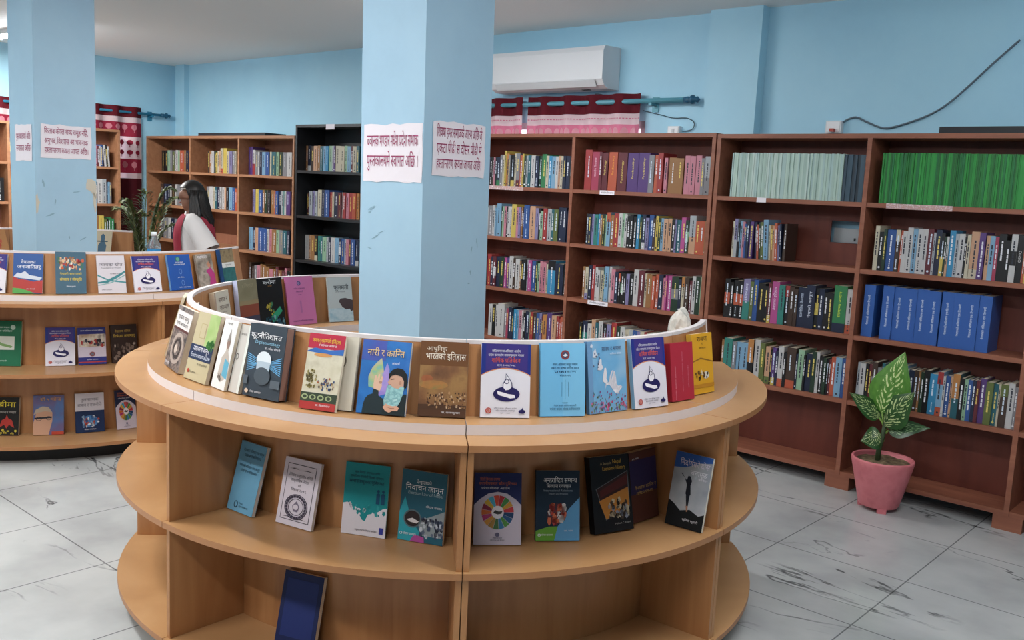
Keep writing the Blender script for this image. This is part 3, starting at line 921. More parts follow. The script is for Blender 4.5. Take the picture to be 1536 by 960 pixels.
def display_book(ring, z, kind, bl, br, ty, thick, cover, spine, ops, label, hard=False, pages=None, wscale=1.0, height=None, group='books shown cover out on the curved displays', polar=None, fixed=None, cw=None, back=None, off=0):
    pages = pages or PAGE
    sg = -1 if kind == 'inner' else 1
    if polar:
        ph, rad, wd_, height, yaw = polar
        c = ring.c + Vector((math.cos(R(ph)), math.sin(R(ph)), 0)) * rad
        c.z = z
        tdir = Vector((-math.sin(R(ph + yaw)), math.cos(R(ph + yaw)), 0)) * sg
        p0, p1 = c - tdir * wd_ / 2, c + tdir * wd_ / 2
    elif fixed:
        p0, p1 = [ring.c + Vector((math.cos(R(a)) * r_, math.sin(R(a)) * r_, z)) for r_, a in fixed[:2]]
    elif ring is RING2 or kind == 'inner':
        # stand on the ledge or shelf close to the panel, where the sight lines to the two lower corners meet that circle
        pr = {'outer': ring.outer, 'inner': ring.inner, 'bay': ring.back}[kind](z) + sg * {'outer': .04, 'inner': .035, 'bay': .06}[kind]
        def hit(px_):
            best = None
            for k in range(-1250 if sg > 0 else 900, 200 if sg > 0 else 2100):
                a = R(k / 10)
                q = ring.c + Vector((math.cos(a), math.sin(a), 0)) * pr
                q.z = z
                e = abs(pix(q)[0] - px_)
                if best is None or e < best[0]: best = (e, q)
            return best[1]
        if cw:
            q = hit(cw[0]); o_ = q - ring.c; o_.z = 0; o_.normalize()
            td = Vector((-o_.y, o_.x, 0)) * sg
            p0, p1 = q - td * cw[1] / 2, q + td * cw[1] / 2
            height = cw[2]
        else: p0, p1 = hit(bl[0]), hit(br[0])
        if wscale != 1:
            p0, p1 = (p0 + p1) / 2 - (p1 - p0) * wscale / 2, (p0 + p1) / 2 + (p1 - p0) * wscale / 2
    else:
        p0, p1 = pz(bl[0], bl[1], z), pz(br[0], br[1], z)
    Xv = (p1 - p0)
    w = Xv.length
    Xv.normalize()
    Bk = Vector((-Xv.y, Xv.x, 0))          # away from the reader
    mid = (p0 + p1) / 2
    prof = {'outer': ring.outer, 'inner': ring.inner, 'bay': ring.back}[kind]
    t = thick
    def gap(al, h, m0):
        U = Bk * math.sin(al) + Vector((0, 0, math.cos(al)))
        Y = Bk * math.cos(al) - Vector((0, 0, math.sin(al)))
        g = 9
        for f in (0, .2, .4, .6, .7, .8, .85, .9, .95, 1):
            for l in (-.5, 0, .5):
                q = m0 + U * (h * f) + Y * t + Xv * (l * w)
                q.z += t * math.sin(al)
                if kind != 'bay' and q.z > RIM_Z + .002: continue
                rad = math.hypot(q.x - ring.c.x, q.y - ring.c.y)
                g = min(g, sg * (rad - prof(q.z)))
        return g - .0015 - off
    h = height or .22
    al = R(8)
    for it in range(14):
        out = Vector((mid.x - ring.c.x, mid.y - ring.c.y, 0)).normalized() * sg
        while gap(R(4), h, mid) < 0: mid = mid + out * .002
        lo, hi = R(4), R(32)
        for _ in range(24):
            m_ = (lo + hi) / 2
            if gap(m_, h, mid) > 0: lo = m_
            else: hi = m_
        al = lo
        if fixed: al = R(fixed[2])
        elif not polar and al > R(17) and it < 11:
            mid = mid - out * .004
            continue
        if height: break
        U = Bk * math.sin(al) + Vector((0, 0, math.cos(al)))
        base = mid - Xv * w / 2 + Vector((0, 0, t * math.sin(al)))
        a, b = .08, .42
        for _ in range(24):
            c = (a + b) / 2
            if pix(base + U * c)[1] > ty: a = c
            else: b = c
        h = a
    U = Bk * math.sin(al) + Vector((0, 0, math.cos(al)))
    Y = Bk * math.cos(al) - Vector((0, 0, math.sin(al)))
    o = mid + Vector((0, 0, t * math.sin(al) + .0006))
    th = thing('display_book', label, 'book', o, 0, group)
    th.matrix_world = Matrix(((Xv.x, Y.x, U.x, o.x), (Xv.y, Y.y, U.y, o.y), (Xv.z, Y.z, U.z, o.z), (0, 0, 0, 1)))
    m = MB()
    ct = .0026 if hard else .001
    ov = .003 if hard else .0005
    cm = cover if not isinstance(cover, str) else M(cover, .5, 0, .3)
    sm = spine if not isinstance(spine, str) else M(spine, .5, 0, .3)
    bm_ = cm if back is None else M(back, .4)
    m.box((-w / 2, 0, 0), (w / 2, ct, h), cm)
    m.box((-w / 2, ct, 0), (-w / 2 + ct, t - ct, h), sm)
    m.box((-w / 2, t - ct, 0), (w / 2, t, h), bm_)
    art(m, ops, w, h)
    m.build('cover', th)
    m = MB()
    m.box((-w / 2 + ct, ct, ov), (w / 2 - ov, t - ct, h - ov), pages)
    m.build('pages', th)
    return th
WH = '#e6e4ea'
def lines(u, v, dv, n, uw, hv, c, words=None):
    ws = words or ['नेपालको संविधान तथा कानून', 'प्रदेश सभा सचिवालय', 'मधेश प्रदेश जनकपुरधाम', 'प्रकाशन वर्ष २०७८']
    return [('T', ws[i % len(ws)], u, v - i * dv, hv, uw * (1, .8, .9, .6)[i % 4], c) for i in range(n)]
def annual():
    hd = [(0, 1), (0, .575)] + [(i / 12, .575 + .1 * math.sin(math.pi * i / 12) ** .8) for i in range(1, 12)] + [(1, .575), (1, 1)]
    ln = [(i / 12, .575 + .1 * math.sin(math.pi * i / 12) ** .8 - .002) for i in range(13)]
    rim = ln + [(u, v - .012) for u, v in reversed(ln)]
    return [('P', rim, '#d98a5a'), ('P', hd, '#3a2f78'), ('P', [(0, 1), (0, .58), (.09, .62), (.09, 1)], '#1f2f7d'), ('P', [(1, 1), (.94, 1), (.94, .61), (1, .58)], '#1f2f7d'),
            ('T', 'राष्ट्रिय मानव अधिकार आयोग', .5, .885, .035, .58, WH), ('T', 'प्रदेश कार्यालय जनकपुरधाम नेपाल', .5, .83, .035, .72, WH),
            ('T', 'वार्षिक प्रतिवेदन', .5, .745, .065, .58, '#e0603f'), ('T', 'आ.व. २०७७ / ०७८', .5, .695, .03, .38, WH),
            ('E', .52, .32, .27, .1, '#221c55'), ('P', [(.33, .36), (.45, .34), (.55, .32), (.68, .31), (.7, .27), (.6, .26), (.5, .28), (.38, .3), (.34, .32)], '#eceaf0'),
            ('P', [(.5, .6), (.56, .55), (.63, .47), (.64, .41), (.58, .37), (.5, .36), (.44, .4), (.44, .46), (.5, .52)], '#221c55'),
            ('P', [(.505, .585), (.555, .54), (.615, .465), (.62, .415), (.575, .38), (.5, .37), (.455, .405), (.455, .455), (.51, .515)], '#e4e2ea'),
            ('O', .52, .49, .05, .035, .3, '#221c55'),
            ('O', .16, .095, .06, .04, .35, '#b5483c'), ('E', .16, .095, .03, .02, '#c8766a'),
            ('T', 'राष्ट्रिय मानव अधिकार आयोग', .5, .115, .022, .46, '#2c2a4a'), ('T', 'प्रदेश कार्यालय जनकपुर', .5, .085, .022, .38, '#2c2a4a'), ('T', 'पुस २०७८', .5, .055, .018, .2, '#2c2a4a'),
            ('E', .84, .085, .07, .026, '#221c55'), ('P', [(.82, .1), (.85, .14), (.87, .1), (.845, .09)], '#221c55')]
def sdg(hdr):
    cols = ['#c03a3f', '#cf9b3a', '#4a8f4a', '#b0313a', '#d4503a', '#4aa8c4', '#d6b03e', '#8e2f45', '#d2713b', '#b83f78', '#d69a45', '#a88442', '#4f7a4b', '#3f83b4', '#5a9a4e', '#2f5f8e', '#23456f']
    sh = [(0, 1), (0, .55), (.12, .63), (.3, .71), (.5, .735), (.7, .71), (.88, .63), (1, .55), (1, 1)]
    return [('P', sh, hdr), ('T', 'दिगो विकास लक्ष्य', .33, .89, .045, .42, '#c8683f'), ('T', 'स्थानीयकरण स्रोत पुस्तिका', .5, .83, .045, .8, '#c8683f'), ('T', 'प्रदेश योजना आयोग', .45, .77, .03, .6, WH),
            ('W', .5, .45, .34, .235, .36, cols), ('E', .5, .45, .13, .09, '#eeeaf0'), ('P', [(.4, .44), (.45, .48), (.52, .46), (.6, .47), (.58, .43), (.5, .42)], '#3a3a3a'),
            ('E', .5, .14, .045, .03, '#6d6a86'), ('T', 'नेपाल सरकार', .5, .085, .022, .2, '#4a4866'), ('T', 'राष्ट्रिय योजना आयोग सिंहदरबार', .5, .055, .02, .3, '#4a4866')]
def D1(*a, **k): return display_book(RING1, LEDGE_Z, 'outer', *a, **k)
def I1(*a, **k): return display_book(RING1, LEDGE_Z, 'inner', *a, **k)
def L1(*a, **k): return display_book(RING1, SH1_Z, 'bay', *a, **k)
def D2(*a, **k): return display_book(RING2, LEDGE_Z, 'outer', *a, **k)
def I2(*a, **k): return display_book(RING2, LEDGE_Z, 'inner', *a, **k)
def L2(*a, **k): return display_book(RING2, SH1_Z, 'bay', *a, **k)
def L3_(*a, **k): return display_book(RING2, SH2_Z, 'bay', *a, **k)
FILM = NZ(('#15110f', '#4a3a34', '#8d7a70', '#2a211d'), 40, 4)
SKYP = NZ(('#6b7f94', '#a9c4da', '#8fb2cf'), 6, 3)
# --- near display, outer side
D1(0, 0, 0, .012, '#c7bf8e', '#b9b07e', [('R', .1, .1, .9, .9, '#b8b285')], 'pale khaki book seen edge-on at the far end of the near display', polar=(-165, 1.113, .15, .235, 0))
D1((246, 548), (266, 563), 457, .022, '#d8d3d0', '#2a2624', [('R', 0, 0, 1, .62, FILM), ('R', 0, .62, 1, .66, '#5a2f2c'), ('O', .55, .34, .38, .25, .25, '#a8988e'), ('O', .55, .34, .24, .16, .3, '#3a2f2b'), ('E', .5, .33, .1, .07, '#c0b0a4'),
   ('T', 'एउटा मृत्यु', .5, .8, .07, .7, '#3a2f33'), ('T', 'एक अध्ययन', .5, .7, .06, .75, '#3a2f33'), ('R', 0, .93, 1, 1, FILM), ('T', 'उपन्यास', .2, .04, .05, .3, WH)], 'film-reel cover book, steeply turned, beside the pale khaki edge-on book')
D1((275, 567), (307, 579), 467, .014, '#b9ad8c', '#a89c7c', [('R', .55, .5, 1, 1, NZ(('#8fae62', '#a9bd7c', '#7f9f56'), 9, 2)), ('R', .25, .62, .5, .84, '#a8996f'), ('R', .27, .63, .48, .83, '#b9ad8c'), ('R', 0, .3, 1, .52, '#26304f'),
   ('T', 'वातावरण कानून', .5, .43, .075, .72, WH), ('T', 'Environmental Law', .53, .335, .075, .86, '#cdd3e0'), ('B', .7, .5, .98, .62, 16, .07, ['#2f5f2c', '#3f7a35'], 4), ('T', 'डा. राज अधिकारी', .68, .23, .035, .45, '#39342a'), ('E', .15, .12, .05, .03, '#a8442f'), ('T', 'लेखा प्रकाशन', .36, .1, .03, .28, '#39342a')],
   'beige and green environmental law book with a navy band')
D1((316, 580), (335, 588), 478, .012, '#e2e0de', '#d5d2cd', [('P', [(.3, .2), (.35, .45), (.55, .55), (.5, .72), (.62, .84), (.75, .72), (.72, .55), (.95, .42), (.98, .18), (.6, .1)], '#b9aea4'), ('P', [(.6, .2), (.62, .45), (.95, .4), (1, .16)], '#5fa3bd'), ('E', .63, .66, .12, .07, '#8f7468'), ('P', [(.5, .7), (.62, .88), (.76, .7)], '#8d857f'),
   ('T', 'गान्धी', .45, .93, .035, .35, '#55504c'), ('B', .3, .1, .6, .22, 10, .06, ['#8a7f76', '#6b625b'], 3)], 'narrow white booklet with a sketched man in blue shawl')
D1((342, 587.5), (357, 592.5), 486, .012, '#b9b3ab', '#cfcac2', [('R', .0, .0, 1, 1, '#c9c5bf'), ('R', .78, 0, 1, 1, '#d9ddd6'), ('T', 'सत्य को पथ', .42, .84, .04, .5, '#4a4744'), ('O', .2, .52, .14, .05, .3, '#55514d')], 'plain pale grey book between the white sketched-man booklet and the dark book')
D1((363, 594), (417, 606), 484, .036, '#3b454f', '#2f3840', [('P', [(.5, .46 + .02 * math.sin(q)), (.04, .34 + .03 * q), (.04, .355 + .03 * q)], '#6fb0dc') for q in range(9)] + [('P', [(.5, .46), (.97, .35 + .03 * q), (.97, .335 + .03 * q)], '#6fb0dc') for q in range(9)] + [
   ('E', .5, .52, .2, .12, '#dfe8ee'), ('R', .32, .38, .68, .5, '#b5c6d3'), ('E', .5, .3, .22, .12, '#4d5760'), ('R', 0, .16, .12, .28, '#59636c'), ('R', .75, .16, 1, .27, '#59636c'),
   ('T', 'कूटनीतिशास्त्र', .5, .81, .078, .84, '#eef0f2'), ('T', 'Diplomatology', .55, .735, .05, .68, '#8fc3de'), ('T', 'डा. रमेश चौधरी', .7, .67, .03, .42, WH), ('E', .13, .07, .05, .03, '#d7c0ac'), ('T', 'लेखा प्रकाशन', .38, .06, .028, .3, WH)],
   'dark slate hardback with blue rays and a white globe, brown page edges', hard=True, pages=M('#8a6b60', .8))
D1((474, 613), (526, 619), 502, .016, '#cfc8b8', '#bfb8a6', [('O', .55, .66, .16, .1, .2, '#6a655a'), ('E', .55, .66, .08, .05, '#8d887b')], 'cream book half hidden behind the red-headed history book')
D1((448, 613), (502, 620.5), 499, .012, NZ(('#b5ad94', '#d0cab4', '#c3bca2'), 20, 5), '#a83238', [('R', 0, .8, 1, 1, '#b3233f'), ('P', [(0, .76), (.2, .81), (.6, .79), (1, .82), (1, .74), (.5, .735), (0, .755)], '#2f65b0'), ('E', .45, .72, .25, .025, '#c98f55'), ('B', .08, .28, .36, .52, 60, .035, ['#6a5f35', '#4f4a2f', '#8a7f4a', '#a89a62'], 11), ('B', .42, .26, .86, .42, 60, .03, ['#3f5f8f', '#2f4a78', '#7a6a55', '#a8633f', '#c8b48a'], 12), ('R', 0, .1, 1, .22, '#33402f'), ('O', .12, .16, .09, .035, .4, '#9aa87a'), ('O', .34, .16, .09, .035, .4, '#9aa87a'), ('O', .56, .16, .09, .035, .4, '#9aa87a'), ('O', .78, .16, .09, .035, .4, '#9aa87a'), ('R', 0, 0, 1, .1, '#a8322f'),
   ('T', 'जनकपुरधामको इतिहास', .5, .885, .055, .78, '#e3c33f'), ('T', 'र वर्तमान अवस्था', .55, .835, .03, .5, WH), ('T', 'प्रा. विजय दत्त', .65, .05, .025, .4, WH)], 'history book with red head and painted figures, in front of the cream book', off=.024)
GLOW = NZ(('#5f9fbf', '#8fb98a', '#b9b58a', '#7fa3c4'), 30, 2)
D1((533.5, 620.5), (606.5, 627), 509, .016, NZ(('#1c5ca6', '#2a74bd', '#2466b0', '#3f7fc4'), 8, 3), '#17498a', [('R', 0, .72, .5, 1, NZ(('#2a5aa8', '#4a55a8', '#2f62b0'), 10, 2)),
   ('P', [(.2, .36), (.18, .5), (.24, .62), (.33, .7), (.42, .76), (.46, .66), (.5, .54), (.46, .42), (.36, .34)], GLOW), ('P', [(.42, .24), (.44, .42), (.48, .56), (.54, .7), (.6, .62), (.61, .46), (.58, .28)], NZ(('#8a74c4', '#a58fd0', '#7f88c8'), 24, 2)),
   ('P', [(.32, .3), (.3, .4), (.32, .52), (.35, .53), (.36, .44), (.39, .54), (.42, .54), (.42, .45), (.46, .52), (.49, .5), (.47, .42), (.48, .38), (.45, .32), (.4, .28)], '#d9b49c'), ('E', .44, .43, .035, .02, '#b08872'),
   ('P', [(.12, 0), (.13, .12), (.16, .2), (.22, .25), (.3, .27), (.31, .34), (.42, .32), (.43, .25), (.5, .22), (.58, .2), (.62, .1), (.62, 0)], '#1d2c31'), ('P', [(.52, 0), (.56, .14), (.62, .22), (.72, .25), (.9, .26), (.97, .3), (1, .28), (1, 0)], '#172427'),
   ('P', [(.62, .36), (.61, .42), (.59, .44), (.62, .47), (.63, .52), (.7, .57), (.84, .56), (.92, .48), (.92, .38), (.8, .34), (.68, .33)], '#c99f88'), ('P', [(.6, .405), (.66, .415), (.66, .405), (.6, .395)], '#8a5a4a'), ('P', [(.64, .485), (.72, .495), (.72, .483), (.65, .475)], '#3a2a26'), ('E', .85, .44, .025, .03, '#b5866f'),
   ('P', [(.61, .47), (.6, .55), (.66, .61), (.76, .64), (.88, .63), (.97, .56), (1, .46), (.98, .38), (.93, .36), (.92, .47), (.86, .53), (.74, .55), (.66, .53)], '#17181b'),
   ('P', [(.6, .4), (.58, .34), (.57, .27), (.54, .2), (.56, .13), (.64, .09), (.72, .07), (.82, .1), (.88, .18), (.92, .28), (.94, .38), (.88, .4), (.82, .36), (.72, .37), (.66, .4)], NZ(('#7fb4b8', '#9ccacb', '#6fa3aa', '#b5d6d6'), 60, 4)),
   ('P', [(.54, .1), (.6, .15), (.66, .13), (.74, .12), (.82, .13), (.88, .1), (.84, .06), (.74, .055), (.68, .03), (.6, .05)], '#cf9f86'), ('P', [(.62, .105), (.7, .095), (.78, .1), (.78, .092), (.7, .085)], '#9a6a55'),
   ('T', 'नारी र क्रान्ति', .503, .782, .1, .77, '#3a3030'), ('T', 'नारी र क्रान्ति', .5, .787, .1, .77, '#e2c48f'), ('T', 'आचार्य', .72, .68, .035, .16, WH)], 'blue book with a bearded man in black cap')
D1((626, 625.5), (698, 629), 511, .016, NZ(('#5a3b28', '#7d5637', '#9a7547', '#6a4630'), 11, 4), '#4a2f20', [('R', 0, .68, 1, 1, '#6b4527'), ('E', .16, .5, .12, .05, NZ(('#8a4f30', '#a8653f'), 25, 3)), ('E', .3, .42, .3, .06, NZ(('#8a6a3f', '#a8743f', '#7f7a48'), 25, 3)), ('R', 0, .09, 1, .16, '#4a3222'), ('B', .18, .12, .98, .32, 120, .026, ['#8a6848', '#3f2a1f', '#b08a64', '#5a3a28', '#cdb394'], 21), ('R', 0, 0, 1, .09, '#4f3423'),
   ('T', 'आधुनिक', .34, .875, .06, .42, '#e6dccb'), ('T', 'भारतको इतिहास', .53, .76, .095, .84, '#efe6d6'), ('T', 'प्रा. राजकुमार', .68, .05, .025, .4, WH)], 'brown history book with a crowd under a stormy sky')
D1((720, 627.5), (794, 628.5), 515, .014, '#dfdde6', '#cfcdda', annual(), 'annual report with a flame emblem, between the brown book and sky-blue book')
D1((810, 626.5), (877, 625.5), 515, .018, '#6fb3dc', '#57a3d0', [('R', .5, 0, 1, 1, '#78b9de'), ('O', .55, .84, .1, .065, .4, '#8a3a3a'), ('E', .55, .84, .065, .045, '#3f4a66'), ('P', [(.5, .83), (.55, .86), (.61, .835), (.55, .815)], '#dfe6ee'), ('T', 'मानव अधिकार कानून प्रकाश', .55, .695, .035, .56, '#1f3f66'), ('T', 'सबल तथा सक्षम नागरिक समाज', .55, .645, .035, .62, '#1f3f66'), ('T', 'प्रकाशन', .55, .595, .035, .5, '#1f3f66'), ('T', 'संवत २०७५', .55, .545, .03, .24, '#1f3f66'),
   ('R', .475, .27, .48, .47, '#1f3f66'), ('R', .548, .24, .553, .5, '#1f3f66'), ('R', .62, .27, .625, .47, '#1f3f66'), ('T', 'प्रकाशक', .55, .175, .02, .12, '#1f3f66'), ('T', 'नेपाल कानून आयोग काठमाडौं', .55, .135, .025, .5, '#1f3f66'), ('T', 'मधेश प्रदेश संसद सचिवालय', .55, .085, .035, .68, '#1f3f66')], 'plain sky-blue book with a round emblem and three vertical lines')
D1((884, 623), (940.5, 615.5), 513, .016, NZ(('#7fb2d4', '#6ba6d0', '#a8c6d8'), 5, 2), '#4f7ca8', [('R', 0, 0, .12, 1, '#6a94bd'), ('B', .05, .0, 1, .16, 60, .035, ['#b0476f', '#7a5a8f', '#5f7a4f', '#c86f96', '#8fa0b8'], 31), ('P', [(.42, .32), (.46, .38), (.54, .38), (.6, .33), (.68, .26), (.76, .24), (.8, .28), (.88, .33), (.84, .36), (.78, .35), (.73, .38), (.72, .47), (.69, .56), (.66, .57), (.62, .49), (.58, .42), (.5, .42), (.44, .4)], NZ(('#e0dde2', '#c4c2cc', '#eceaee'), 40, 3)), ('P', [(.58, .4), (.6, .5), (.64, .58), (.6, .57), (.55, .49), (.53, .41)], '#cfccd4'),
   ('P', [(.36, .44), (.38, .52), (.42, .62), (.46, .62), (.48, .54), (.46, .47), (.5, .43), (.44, .4)], '#dcd9df'), ('P', [(.24, .6), (.26, .68), (.31, .75), (.35, .74), (.35, .67), (.39, .63), (.33, .59)], '#d6d6de'), ('P', [(.12, .78), (.15, .86), (.2, .9), (.22, .84), (.26, .8), (.2, .77)], '#d0d4de'), ('P', [(.06, .92), (.09, .97), (.13, .95), (.12, .91)], '#cfd6e2'), ('B', .1, .0, 1, .3, 70, .022, ['#b0476f', '#5f6f4f', '#c86f96', '#4a5a78', '#8a5a8f'], 32), ('B', .1, .6, .3, .9, 8, .025, ['#5a5f78'], 33),
   ('T', 'समय र सपना', .62, .86, .06, .52, '#4a4f6e'), ('T', 'कविता संग्रह', .72, .8, .025, .3, '#d8dde8')], 'pale blue book with white doves above pink flowers')
D1((953, 616), (1002, 609.5), 509, .018, '#d9d7e2', '#7fb0d6', annual(), 'annual report with a flame emblem, between the dove book and red book')
D1((1004, 604), (1037, 598.5), 516, .026, '#a52739', '#932233', [('V', 'आचार्य रजनी कान्त', .18, .62, .06, .6, '#cf98a0'), ('V', 'नेपाली साहित्य कोश भाग', .5, .85, .05, .7, '#c27f8a'), ('V', 'काठमाडौं', .75, .6, .05, .4, '#c27f8a')], 'plain red hardback leaning beside the yellow book', hard=True)
D1((1039, 594), (1069, 588), 502, .022, '#d09a22', '#c9a23f', [('P', [(0, .55), (.4, .6), (1, .52), (1, .5), (.4, .575), (0, .53)], '#8a5f1f'), ('T', 'रावण', .5, .87, .09, .5, '#3f2a1a'), ('T', 'र', .5, .81, .04, .06, '#3f2a1a'), ('T', 'मिथिला', .5, .74, .03, .35, '#5a3a1a'), ('E', .62, .3, .16, .06, '#d8d2c8'), ('B', .1, .24, .7, .36, 14, .06, ['#3a2a18', '#d8cdb8', '#6a4a20'], 41), ('R', 0, .1, 1, .16, '#b87f1f')], 'yellow book under the crumpled paper')
# --- near display, inner side
I1((303, 458), (320, 463), 436, .02, '#27365c', '#8fb2d4', [('R', .2, .5, .9, .8, '#3a4a78'), ('T', 'समाज', .5, .85, .06, .6, WH), ('R', .1, .1, .9, .3, '#4a5f94')], 'small navy book on the inner side, first in the curve', cw=(311, .13, .2))
I1((322, 464), (362, 472), 432, .022, '#d3cdbd', '#c9b9a2', [('T', 'समाज र', .55, .78, .1, .6, '#5a3f35'), ('T', 'सञ्चार', .6, .62, .1, .62, '#5a3f35'), ('T', 'लेख', .6, .55, .03, .3, '#8a7f74'), ('R', 0, 0, .08, 1, '#b99f8a')], 'cream book on the inner side beside the small navy book', cw=(341, .15, .205))
I1((364, 474), (392, 480), 421, .026, NZ(('#7f7a5f', '#8f8a6f', '#77705a'), 8, 3), '#b6bedd', [('R', 0, .3, 1, .52, '#8a4a3a'), ('R', 0, .52, 1, .6, '#9a8a6a'), ('R', 0, 0, 1, .3, '#3f4258'), ('T', 'इतिहास', .5, .85, .07, .6, '#a89f84'), ('T', 'दर्शन', .5, .12, .06, .4, '#6a7094')], 'olive, red and slate book with lavender spine, on the inner side')
I1((393, 480), (430, 484), 419, .018, '#16181a', '#101214', [('T', 'करोना', .5, .88, .085, .52, '#eceff0'), ('T', 'कथा', .5, .83, .025, .16, '#c0863f'), ('P', [(.4, .22), (.82, .42), (.9, .32), (.5, .1)], '#2f9a72'), ('B', .3, .28, .6, .5, 16, .045, ['#9a9a3f', '#3f7f5f', '#c0b04a'], 51), ('B', .05, .05, .95, .22, 30, .05, ['#2f5f78', '#7fb0b8', '#1f4a5a'], 52)], 'black book with a green slip, on the inner side')
I1((435.5, 485), (476, 481), 416, .008, '#cf79ac', '#c06a9e', [('O', .47, .86, .07, .05, .4, '#5f5a8f'), ('E', .47, .86, .035, .025, '#8a86b5'), ('T', 'मधेश प्रदेश सभा', .47, .735, .035, .4, '#6a3f7a'), ('T', 'नियमावली', .47, .67, .035, .26, '#6a3f7a'), ('T', '२०७५', .47, .61, .03, .14, '#6a3f7a'), ('R', .44, .25, .5, .5, '#b96fa4'), ('T', 'प्रदेश सभा सचिवालय जनकपुर', .5, .07, .03, .75, '#6a3f7a')], 'pink booklet on the inner side')
I1((495, 479), (531, 477.5), 416.5, .012, '#b6bfc0', '#a3acac', [('R', 0, .0, 1, .3, NZ(('#7fa8bd', '#b5cad3', '#93b5c4'), 20, 3)), ('P', [(.42, .46), (.5, .52), (.7, .53), (1, .48), (1, .25), (.92, .22), (.85, .28), (.7, .27), (.55, .33)], '#4a3f42'), ('T', 'फुलमती', .55, .72, .11, .62, '#3a3f44'), ('T', 'उपन्यास', .5, .66, .025, .4, '#6a7074')], 'grey book with a dark boulder in water, beside the near pillar')
# --- near display, lower bays
L1((337, 764), (374, 779), 660, .014, '#6fa9c9', '#5f99ba', lines(.55, .86, .07, 2, .8, .045, '#233a4a') + [('T', '२', .5, .7, .03, .05, '#233a4a')] + lines(.52, .64, .07, 2, .8, .04, '#233a4a') + [('O', .32, .1, .07, .05, .25, '#1c2a3a'), ('T', 'नेपाल', .5, .115, .025, .15, '#233a4a'), ('T', 'कानून आयोग काठमाडौं', .62, .075, .025, .35, '#233a4a')], 'sky-blue booklet standing nearest the side board in the lower bay', pages=M('#ded9d2', .7))
L1((413, 783.5), (466, 799), 684, .012, '#dcd3dd', '#cfc6d0', [('R', .1, .08, .9, .92, '#38303f'), ('R', .115, .09, .885, .91, '#dcd3dd'), ('T', 'शैक्षिक सामुदायिक समिति', .5, .73, .045, .66, '#38303f'), ('T', 'सामुदायिक नेपाल', .5, .66, .045, .5, '#38303f'), ('T', 'को', .5, .59, .035, .08, '#38303f'), ('T', 'विधान २०४९', .5, .52, .045, .42, '#38303f'), ('O', .5, .29, .32, .19, .06, '#38303f'), ('O', .5, .29, .21, .125, .08, '#38303f'), ('W', .5, .29, .29, .175, .8, ['#4a4252'] * 22), ('P', [(.5, .38), (.6, .3), (.56, .22), (.44, .22), (.4, .3)], '#7a7084'), ('E', .5, .29, .07, .04, '#dcd3dd'), ('P', [(.16, .84), (.3, .855), (.46, .84), (.3, .845)], '#38303f'), ('P', [(.54, .84), (.7, .855), (.84, .84), (.7, .845)], '#38303f'), ('P', [(.16, .12), (.3, .135), (.46, .12), (.3, .125)], '#38303f'), ('P', [(.54, .12), (.7, .135), (.84, .12), (.7, .125)], '#38303f')],
   'white booklet with a framed border and round seal', pages=M('#ded9d2', .7))
L1((511, 799), (577, 809), 692, .006, '#16858a', '#147a80', [('P', [(0, 0), (0, .42), (.1, .44), (.22, .38), (.35, .32), (.45, .22), (.52, .2), (.58, .3), (.75, .33), (.9, .4), (1, .42), (1, 0)], '#d9d3da'), ('B', .1, .3, .95, .42, 26, .05, ['#16858a', '#2f9598', '#d9d3da'], 61), ('T', 'बाल विवाह अन्त्यका लागि', .5, .86, .035, .56, '#173a4a'), ('T', 'सामाजिक समावेशी शिक्षा अभियान', .5, .8, .035, .75, '#173a4a'), ('T', 'समानतामूलक पुस्तिका', .5, .725, .05, .78, '#12304a'), ('P', [(.74, .46), (.74, .6), (.79, .62), (.82, .6), (.82, .46)], '#154a6a'), ('E', .78, .64, .03, .02, '#154a6a'), ('P', [(.85, .46), (.85, .6), (.89, .62), (.93, .6), (.93, .46)], '#154a6a'), ('E', .89, .64, .03, .02, '#154a6a'), ('R', .86, .05, .95, .14, '#3a3f94'), ('T', 'संयुक्त राष्ट्रसंघ विकास कार्यक्रम', .56, .065, .025, .5, '#3a3a4a')], 'teal booklet torn to white below, with two small figures')
L1((596, 809), (663, 820.5), 703, .014, '#245a6c', '#1a4656', [('P', [(0, 0), (0, .4), (.1, .62), (.22, .4), (.4, .2), (.5, .12), (.5, 0)], '#2f9aa8'), ('P', [(.42, .3), (.7, .38), (1, .48), (1, .1), (.5, .1)], '#8a9498'), ('B', .48, .08, 1, .36, 60, .05, ['#2a2f3f', '#5a6478', '#c0c6cf', '#3f4a63'], 71), ('P', [(.28, 0), (.36, .1), (.58, .08), (.6, 0)], '#a84a8f'), ('O', .3, .32, .2, .13, .14, '#5a6a70'), ('E', .3, .32, .17, .11, '#2f2626'), ('P', [(.17, .3), (.3, .33), (.45, .29), (.4, .26), (.26, .27)], '#cfc8c8'), ('T', 'नेपालको', .5, .82, .05, .34, '#e0e6ea'), ('T', 'निर्वाचन कानून', .52, .725, .085, .84, '#f0f3f5'), ('T', 'Election Law of Nepal', .55, .665, .05, .78, '#9fb6bd'), ('T', 'केदार प्रसाद', .76, .5, .03, .36, WH), ('O', .07, .1, .03, .02, .35, WH), ('T', 'सोपान प्रकाशन', .26, .085, .035, .3, WH)], 'dark teal election law book with a crowd and hand emblem')
L1((713, 826), (785.5, 826.5), 709, .01, '#d6cede', '#c6bed0', sdg('#262f63'), 'wheel-of-colours guide with a navy head, in the near display')
